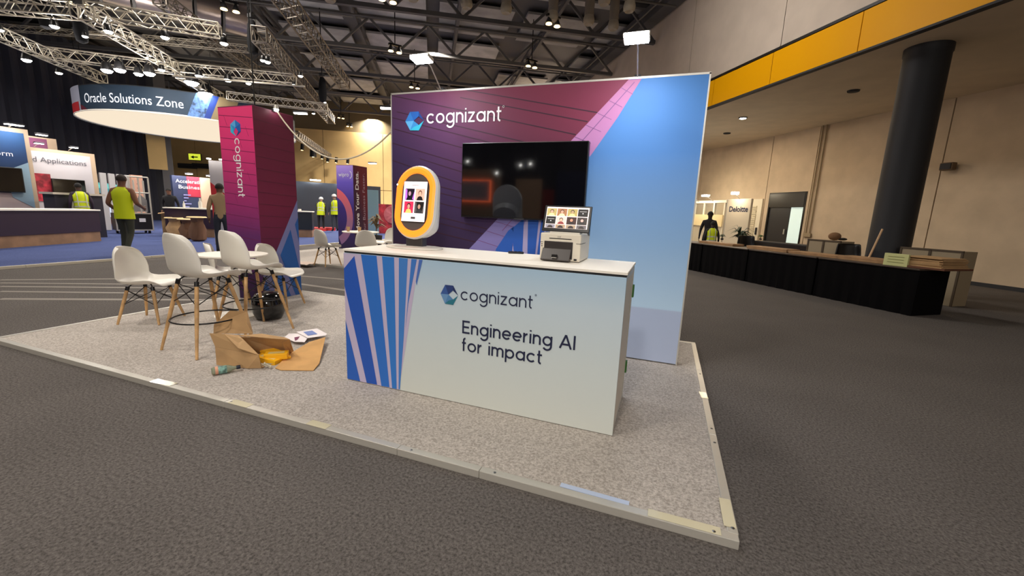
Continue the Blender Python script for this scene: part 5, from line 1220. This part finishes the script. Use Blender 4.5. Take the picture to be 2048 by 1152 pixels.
    nv = len(m2.vertices); V = [v.co.copy() for v in m2.vertices]+fv; F_ = [tuple(p.vertices) for p in m2.polygons]+[tuple(i+nv for i in f_) for f_ in ff]
    me = bpy.data.meshes.new('body'); me.from_pydata([tuple(v) for v in V], [], F_)
    ms = [mat('skin_%d_%d_%d' % skin, skin, .55), mat('shirt_%d_%d_%d' % shirt, shirt, .8), mat('trousers_%d_%d_%d' % trousers, trousers, .85), mat('boot_black', (26, 24, 24), .6)]
    for m_ in ms: me.materials.append(m_)
    bones = [('pel', 'sp', 1), ('sp', 'ch', 1), ('ch', 'nk', 1), ('hd0', 'hd2', 0), ('pel', 'pel', 2)]
    for n_ in 'LR': bones += [('ch', 'sh'+n_, 1), ('sh'+n_, 'el'+n_, 1), ('el'+n_, 'wr'+n_, 1 if sleeves else 0), ('wr'+n_, 'pa'+n_, 0), ('hi'+n_, 'kn'+n_, 2), ('kn'+n_, 'an'+n_, 2), ('an'+n_, 'to'+n_, 3)]
    for pi, p in enumerate(me.polygons):
        p.use_smooth = True
        if pi >= len(m2.polygons): p.material_index = 0; continue
        c = sum((V[i] for i in p.vertices), Vector())/len(p.vertices)/k; best = (9, 0)
        for a_, b_, mi in bones:
            P_, Q_ = J[a_], J[b_]; dd_ = Q_-P_; t = 0 if dd_.length < 1e-5 else max(0, min(1, (c-P_).dot(dd_)/dd_.length_squared)); e = (c-P_-dd_*t).length-(.03 if mi == 3 else 0)
            if e < best[0]: best = (e, mi)
        p.material_index = best[1]
    ob = bpy.data.objects.new('body', me); COL.objects.link(ob); ob.parent = r
    # hair / helmet
    hc = J['hd1']+Vector((0, -.008, .012)); mb = MB(); R_ = .096 if not helmet else .118; n_ = 16; rings = 7; vs = []
    for i in range(rings+1):
        ph = (PI*.62 if not helmet else PI*.52)*i/rings
        for j in range(n_):
            t = 2*PI*j/n_; fr = math.sin(t)   # front is +y
            ph2 = ph*(1-.28*max(0, fr)) if not helmet else ph
            vs.append((hc+Vector((R_*.92*math.sin(ph2)*math.cos(t), R_*1.06*math.sin(ph2)*math.sin(t), R_*math.cos(ph2)*1.02)))*k)
    mb.add(vs, [(i*n_+j, i*n_+(j+1) % n_, (i+1)*n_+(j+1) % n_, (i+1)*n_+j) for i in range(rings) for j in range(n_)])
    if helmet: mb.build('hard_hat', mat('helmet_white', (230, 228, 226), .35), r, True)
    else: mb.build('hair', mat('hair_%d_%d_%d' % hair, hair, .8), r, True)
    mb = MB()
    for s in (-1, 1): mb.ball((J['hd1']+Vector((s*.032, .08, .015)))*k, .011*k, n=8)
    mb.build('eyes', mat('eye_dark', (30, 24, 22), .3), r, True)
    if vest:
        prof = [(.80, .185, .135), (.95, .178, .132), (1.1, .168, .13), (1.25, .185, .14), (1.36, .195, .14), (1.43, .15, .11), (1.475, .09, .08)]
        mb = MB(); vs = []; n_ = 28
        for z_, a_, b_ in prof:
            for j in range(n_):
                t = 2*PI*j/n_; rp = 1+.03*math.sin(5*t+z_*7)
                vs.append(LN((a_*rp*math.cos(t), b_*rp*math.sin(t), z_))*k if z_ > hipz else Vector((a_*rp*math.cos(t), b_*rp*math.sin(t), z_))*k)
        mb.add(vs, [(i*n_+j, i*n_+(j+1) % n_, (i+1)*n_+(j+1) % n_, (i+1)*n_+j) for i in range(len(prof)-1) for j in range(n_)])
        vo = mb.build('hi_vis_vest', M_hiviz, r, True)
        for z_, a_, b_ in ([(.97, .184, .138), (1.12, .175, .136)] if vest == 2 else []):
            mb = MB(); vs = []
            for dz in (0, .045):
                for j in range(n_):
                    t = 2*PI*j/n_; rp = 1+.03*math.sin(5*t+z_*7); vs.append(LN((a_*rp*math.cos(t), b_*rp*math.sin(t), z_+dz))*k)
            mb.add(vs, [(j, (j+1) % n_, n_+(j+1) % n_, n_+j) for j in range(n_)]); mb.build('reflective_band', M_reflect, vo, True)
        if vest == 2:
            for s in (-1, 1):
                mb = MB(); mb.tube([LN((s*.1, .0-.145, 1.0))*k, LN((s*.1, -.148, 1.25))*k, LN((s*.1, -.13, 1.38))*k, LN((s*.095, -.08, 1.45))*k], .012*k, 5); mb.build('reflective_band', M_reflect, vo, True)
    return r
mp_ = Vector((-11.35, 5.82, .05))
person('person in yellow hi-vis vest seen from behind, walking on the blue carpet', mp_, (-.55, .85), 1.79, (126, 84, 62), (54, 56, 46), (112, 74, 56), 1, False, (40, 30, 26), .05, {'elL': (-.26, -.05, 1.12), 'wrL': (-.24, .14, 1.0), 'elR': (.27, -.04, 1.14), 'wrR': (.25, .2, 1.06)}, {'knL': (-.1, .10, .5), 'anL': (-.1, .03, .09), 'knR': (.1, -.02, .5), 'anR': (.1, -.24, .12)}, sleeves=False)
p = far(160, 385, 17.9); person('person in hi-vis vest with silver bands behind the long plum counter', (p.x, p.y, .05), (-1, .2), 1.66, (46, 30, 50), (36, 36, 40), (80, 56, 44), 2, False, (24, 20, 20), .15)
p = far(438, 380, 12.5); person('person in tan shirt and jeans half hidden by the magenta tower', (p.x, p.y, .03), (-.7, .7), 1.75, (152, 128, 98), (34, 40, 56), (96, 66, 50), False, False, (26, 22, 20), .08)
p = at(643, 462, .05); person('worker in yellow vest and white hard hat bending over the red cartons', (p.x, p.y, .05), (-.6, .8), 1.74, (60, 56, 40), (26, 24, 26), (170, 130, 110), 2, True, (0, 0, 0), .42, {'elL': (-.2, .2, 1.1), 'wrL': (-.14, .38, .95), 'elR': (.2, .2, 1.1), 'wrR': (.14, .38, .95)})
p = at(671, 463, .05); person('worker in yellow vest and white hard hat standing right of the bending one', (p.x, p.y, .05), (-.9, .4), 1.84, (58, 62, 70), (50, 54, 62), (170, 130, 110), 2, True, (0, 0, 0), .03)
p = far(338, 378, 20); person('dark clothed person far behind the flight case cage', (p.x, p.y, .05), (.7, -.7), 1.68, (28, 28, 32), (30, 30, 34), (140, 100, 80), False, False, (24, 20, 18), .1)

# =================================================================== RIGHT: LONG DESK AND WHAT IS ON IT
D0 = Vector((3.77, 8.22, 0)); D1 = Vector((.60, 12.53, 0)); dd = (D1-D0).normalized(); dn_ = Vector((dd.y, -dd.x, 0))  # dn_ away from camera
DH = .75
def DP(s, w, z): return D0+dd*s+dn_*w+Vector((0, 0, z))
drz = math.atan2(dd.y, dd.x)
segs = [(0.0, 1.62), (1.66, 3.26), (3.30, 4.75), (4.79, 5.9)]
M_dc = mat('black_table_cloth', (8, 7, 9), .9, bump=.2, bscale=4, spec=.1)
for i, (s0, s1) in enumerate(segs):
    t = thing('draped_desk', ['black draped desk nearest the camera in the long run at right', 'black draped desk, second in the long run', 'black draped desk, third in the long run', 'black draped desk at the far end, next to the display wall'][i], 'desk', DP(s0, 0, 0), drz)
    L = s1-s0
    nx = 40; vs = []
    for zi, z in enumerate((0.0, .3, DH-.02)):
        for j in range(nx+1):
            x = L*j/nx; vs.append((x, -.0+(.012*math.sin(j*1.1)+.008*math.sin(j*2.7))*(1-zi*.4)+.0, z))
    # note: local -Y points away from camera side? keep both faces
    mb = MB(); mb.add(vs, [(a_*(nx+1)+j, a_*(nx+1)+j+1, (a_+1)*(nx+1)+j+1, (a_+1)*(nx+1)+j) for a_ in range(2) for j in range(nx)]); mb.build('cloth_skirt', M_dc, t, True)
    MB().b2((0.01, -.72, 0), (L-.01, -.02, DH-.025)).build('desk_body', M_dc, t)
    MB().b2((-.0, -.75, DH-.025), (L+.0, .02, DH)).build('desk_top', mat('dark_brown_top', (58, 46, 38), .45), t, bevel=.004)
def D_obj(name, s, w, z, dims, m_, lb, cat, rz=0, bevel=.003, group=None):
    o = MB().box((0, 0, dims[2]/2), dims).build(name, m_, None, bevel=bevel); o.location = DP(s, w, z); o.rotation_euler = (0, 0, drz+rz); return tag(o, lb, cat, group)
M_board = mat('pale_wood_board', (160, 124, 86), .6, var=.1, scale=5)
for (s, w, l, d_, h_, lb) in [(.92, .42, 1.0, .42, .07, 'flat wooden board stack on the nearest draped desk'), (1.95, .45, 1.1, .4, .05, 'long pale board on the second draped desk'), (3.05, .42, 1.05, .38, .07, 'flat wooden board on the third draped desk'), (4.6, .4, 1.2, .36, .06, 'flat pale board on the desk nearest the display wall')]:
    for k in range(2): 
        o = D_obj('wooden_board', s+.03*k, w+.02*k, DH+h_/2*k, (l, d_, h_/2-.002), M_board, (lb if k == 0 else lb.replace('flat', 'upper flat').replace('long', 'upper long')), 'board', .02*k)
# cardboard stack
for k in range(9):
    o = D_obj('cardboard_sheet', .10+random.uniform(-.03, .03), .48+random.uniform(-.03, .03), DH+.03+.017*k, (.55+random.uniform(-.03, .02), .62, .015), M_card, 'flattened brown cardboard sheet at the desk end, %s from the bottom of its stack' % ORD[k], 'cardboard', random.uniform(-.06, .06), .002, 'flattened cardboard stack')
D_obj('pallet_board', .12, .48, DH, (.66, .72, .03), mat('red_brown_board', (100, 60, 40), .7), 'reddish brown board under the flattened cardboard stack', 'board', .03)
cs = D_obj('cream_notice_box', .42, .12, DH, (.33, .05, .20), mat('cream_green_card', (206, 208, 146), .7), 'pale yellow green card sign beside the cardboard stack', 'sign', .1)
for k in range(3): MB().box((0, .028, .06+.045*k), (.22, .003, .008)).build('text_line', mat('card_text', (150, 150, 96), .7), cs)
# wooden stick leaning
a = DP(1.02, .4, DH+.07); b = onp(1765, 458, a+dn_*.1, (dn_.x, dn_.y, 0)); 
tag(MB().cyl(a, b, .017, n=8).build('wooden_pole', mat('pale_pole', (206, 170, 130), .6), None, True), 'pale wooden pole leaning up from the desk before the black column', 'pole')
# glass cabinet behind, second counter with chairs
def swivel(p, lb, rz=0, m_=M_blackpl):
    r = thing('black_chair', lb, 'chair', (p[0], p[1], 0), rz); dz_ = .1
    MB().lathe([(1e-4, .42), (.2, .42), (.24, .46), (.23, .5), (1e-4, .51)], 20).build('seat', m_, r, True)
    mb = MB(); vs = []
    for i in range(7):
        z = .56+.075*i; w = .27*(1-.12*abs(i-3)/3)
        for j in range(9): t = -1+2*j/8; vs.append((w*math.sin(t*1.3), .2-.0*t+.0-.10*(t*t)+.02*i*.2, z))
    mb.add(vs, [(i*9+j, i*9+j+1, (i+1)*9+j+1, (i+1)*9+j) for i in range(6) for j in range(8)]); mb.build('backrest', m_, r, True, solid=.03, sub=1)
    MB().cyl((0, 0, .08), (0, 0, .42), .03).build('gas_lift', M_black, r)
    for i in range(5): t = 2*PI*i/5; MB().cyl((0, 0, .1), (.28*math.cos(t), .28*math.sin(t), .05), .018, n=6).build('leg', M_black, r); 
    return r
p = far(1501, 470, 12.6); swivel((p.x, p.y, p.z-.98), 'black rounded chair behind the desk before the lit panel', .5); 
p = far(1709, 487, 11.0); c1_ = swivel((p.x, p.y, 0), 'black round backed chair behind the desk left of the column', .3)
# white display cases behind the desk
for (x, y, D, w, h_, lb) in [(1662, 481, 11.6, .72, 0, 'pale display case standing left of the black round chair'), (1876, 499, 11.3, .95, 0, 'pale display case behind the cardboard stack')]:
    p = far(x, y, D); h_ = p.z; r = thing('display_case', lb, 'display case', (p.x, p.y, 0), drz)
    MB().b2((-w/2, -.2, 0), (w/2, .2, h_)).build('case_body', mat('case_grey', (156, 140, 114), .6), r, bevel=.005)
    for lo, hi in [((-w/2-.01, .19, h_-.02), (w/2+.01, .215, h_+.01)), ((-w/2-.01, .19, 0), (-w/2+.02, .215, h_)), ((w/2-.02, .19, 0), (w/2+.01, .215, h_)), ((-.02, .19, 0), (.02, .215, h_))]: MB().b2(lo, hi).build('case_frame', mat('case_frame_brown', (78, 64, 48), .6), r)
p = far(1668, 481, 11.6); r = thing('brown_pouch', 'brown round bundle with dark strap on the pale display case', 'bag', (p.x, p.y, p.z))
MB().ball((0, 0, .09), .11, (1.1, 1, .8)).build('bundle', mat('brown_fur', (120, 88, 60), .95, bump=.5, bscale=20), r, True); MB().ball((.13, -.04, .04), .06, (1.6, .8, .5)).build('dark_strap', M_blackpl, r, True)
# second low black counter behind
p = onp(1500, 480, N*(SW-3.2), N); q_ = onp(1650, 500, N*(SW-3.2), N)
d_ = Vector((q_.x-p.x, q_.y-p.y, 0)); r = thing('black_counter', 'low black counter behind the long desk, in front of the doorway', 'counter', (q_.x, q_.y, 0), math.atan2(-d_.y, -d_.x))
L = d_.length; MB().b2((0, -.6, 0), (L, 0, .74)).build('counter_body', M_blackpl, r); MB().b2((-.02, -.62, .74), (L+.02, .02, .77)).build('counter_top', M_dark, r)
# plants on desk
for (x, y, h_, r0, lb, m_) in [(1521, 478, .1, .12, 'small round green plant on the desk below the dark doorway', M_leaf), (1631, 494, .1, .12, 'small pale flower pot on the desk left of the display case', mat('pale_flower', (170, 164, 120), .8)), (1444, 478, .12, .12, 'little green plant beside the standing people', M_leafd)]:
    p = at(x, y, DH+.03); p = Vector((p.x, p.y, DH)); plant(p, h_, r0, lb, m_, (.05, .05), M_dark, 22)
p = far(1479, 480, 13.2); plant(Vector((p.x, p.y, .0)), 1.1, .36, 'tall leafy plant in a pale pot before the lit panel', M_leafd, (.17, .62), M_cream, 22)
# lit panel (shop sign)
a = onp(1456, 400, N*(SW-3.5), N); b = onp(1503, 400, N*(SW-3.5), N); 
d_ = Vector((b.x-a.x, b.y-a.y, 0)); L = d_.length; r = thing('lit_sign_panel', 'cream upright sign panel with dark lettering lit from above', 'sign', (a.x, a.y, 0), math.atan2(d_.y, d_.x))
MB().b2((0, 0, 0), (L, .08, 2.12)).build('panel_body', mat('cream_sign', (232, 214, 184), .6), r, bevel=.01)
MB().b2((-.03, -.005, 0), (0, .085, 2.12)).build('edge_profile', M_alu, r)
text('Deloitte', .25, lambda u, v: Vector((.12+u, -.006, 1.70+v)), 'lettering', M_navy, r, fit=L*.8, bold=.006)
MB().b2((L*.45, -.3, 2.26), (L*.62, -.15, 2.34)).build('lamp_head', M_lampw, r); MB().cyl((L*.5, 0, 2.12), (L*.53, -.22, 2.3), .012).build('lamp_arm', M_alu, r)
mid = a+d_*.5; area('stand_light', (mid.x-N.x*.4, mid.y-N.y*.4, 2.3), (mid.x, mid.y, 1.3), .3, .1, 3.5, (1, .86, .6))
# glazed cabinets left of it
a = onp(1392, 410, N*(SW-2.6), N); b = onp(1452, 405, N*(SW-2.6), N); d_ = Vector((b.x-a.x, b.y-a.y, 0)); L = d_.length
r = thing('glazed_kiosk', 'pale glazed partition with cream counter band behind the two people', 'partition', (a.x, a.y, 0), math.atan2(d_.y, d_.x))
M_pw = mat('partition_white', (226, 214, 188), .5)
for k in range(4): MB().b2((L*k/3-.04, -.04, 0), (L*k/3+.04, .04, 2.1)).build('post', M_pw, r)
MB().b2((-.1, -.05, 2.06), (L+.1, .05, 2.16)).build('top_rail', M_pw, r)
MB().b2((0, -.08, 1.15), (L, .02, 1.6)).build('cream_band', mat('cream_band', (226, 200, 146), .6, emit=.12), r)
for k in range(3): MB().b2((L*k/3+.05, -.005, 1.6), (L*(k+1)/3-.05, .005, 2.05)).build('glass_pane', mat('clear_pane', (220, 220, 210), .05, trans=.9), r); MB().b2((L*k/3+.05, -.02, .1), (L*(k+1)/3-.05, .0, 1.13)).build('lower_panel', mat('lower_panel_cream', (206, 190, 160), .6), r)
for k in range(2): MB().b2((L*k/2+.1, -.5, 2.3), (L*k/2+.4, -.35, 2.36)).build('lamp_head', M_lampw, r); MB().cyl((L*k/2+.25, 0, 2.1), (L*k/2+.25, -.42, 2.33), .012).build('lamp_arm', M_alu, r)
mid = a+d_*.5; area('stand_light', (mid.x-N.x*1.0, mid.y-N.y*1.0, 2.4), (mid.x, mid.y, 1.2), .6, .2, 14, (1, .88, .66))
# people behind the desk
p = far(1421, 430, 14.6); person('person in black clothes with open yellow vest standing behind the desk', (p.x, p.y, 0), (-.1, -1), 1.66, (22, 18, 22), (22, 22, 26), (60, 42, 34), False, False, (18, 14, 14), .02, {'elL': (-.25, .02, 1.12), 'wrL': (-.2, .2, .98)})
p = far(1424, 470, 13.9); person('person in yellow hi-vis vest seen from behind, seated height at the desk', (p.x, p.y, -.0), (-.05, 1), 1.36, (24, 20, 24), (22, 22, 26), (60, 42, 34), 2, False, (18, 14, 14), .1)

# =================================================================== BEHIND THE CAMERA (seen mirrored in the television)
mb = MB(); K = 120; vs = []  # added backdrop, keeps the open world background out of the television reflection
for z in (.0, 7.5):
    for i in range(K+1): vs.append((-19+27*i/K, -11+.1*math.sin(i*1.2), z))
mb.add(vs, [(i, i+1, K+2+i, K+1+i) for i in range(K)])
tag(mb.build('rear_drape', mat('black_drape_cloth', (30, 31, 36)), None, True), 'black drape closing the hall behind the camera, dark in the television reflection', 'curtain')
r = thing('rear_stand', 'beige stand with orange framed screen mirrored in the television', 'stand wall', (0, 0, 0))
MB().b2((-9.6, -9.2, 0), (-6.8, -8.8, 3.1)).build('wall_body', mat('stand_beige', (196, 172, 146)), r)
MB().b2((-9.0, -8.8, 1.75), (-7.1, -8.74, 2.65)).build('orange_frame', mat('orange_frame_glow', (255, 110, 60), .5, emit=5), r)
MB().b2((-8.96, -8.74, 1.79), (-7.14, -8.72, 2.61)).build('screen', mat('rear_screen', (110, 100, 106), .4, emit=.9), r)
for x0, x1, h_, c_, lb in [(-5.9, -4.8, 2.7, (206, 170, 140), 'tan panel'), (-4.75, -4.3, 2.3, (150, 40, 34), 'dark red panel'), (-4.2, -3.0, 3.0, (34, 40, 76), 'navy panel')]:
    tag(MB().b2((x0, -8.6, 0), (x1, -8.5, h_)).build('exhibition_wall', mat('rear_%d' % c_[0], c_, .7), None, bevel=.01), lb+' of the stands mirrored in the television', 'stand wall')
for i, (x, z) in enumerate([(-7.9, 3.35), (-5.6, 3.2), (-5.2, 3.25), (-6.6, 2.9)]):
    r = thing('rear_lamp', 'small bright lamp behind the camera mirrored in the television, %s' % ['over the orange frame', 'left of the close pair', 'right of the close pair', 'lowest of the four'][i], 'lamp', (x, -8.2, z), 0, 'lamps mirrored in the television')
    MB().cyl((0, 0, 0), (0, .08, -.03), .035, n=14).build('lens', M_lampw, r); MB().cyl((0, -.3, .1), (0, 0, 0), .05, .08, n=12).build('lamp_housing', M_dark, r)
    MB().cyl((0, -.3, .1), (0, -.3, 9.5-z), .012, n=6).build('suspension_wire', M_black, r)
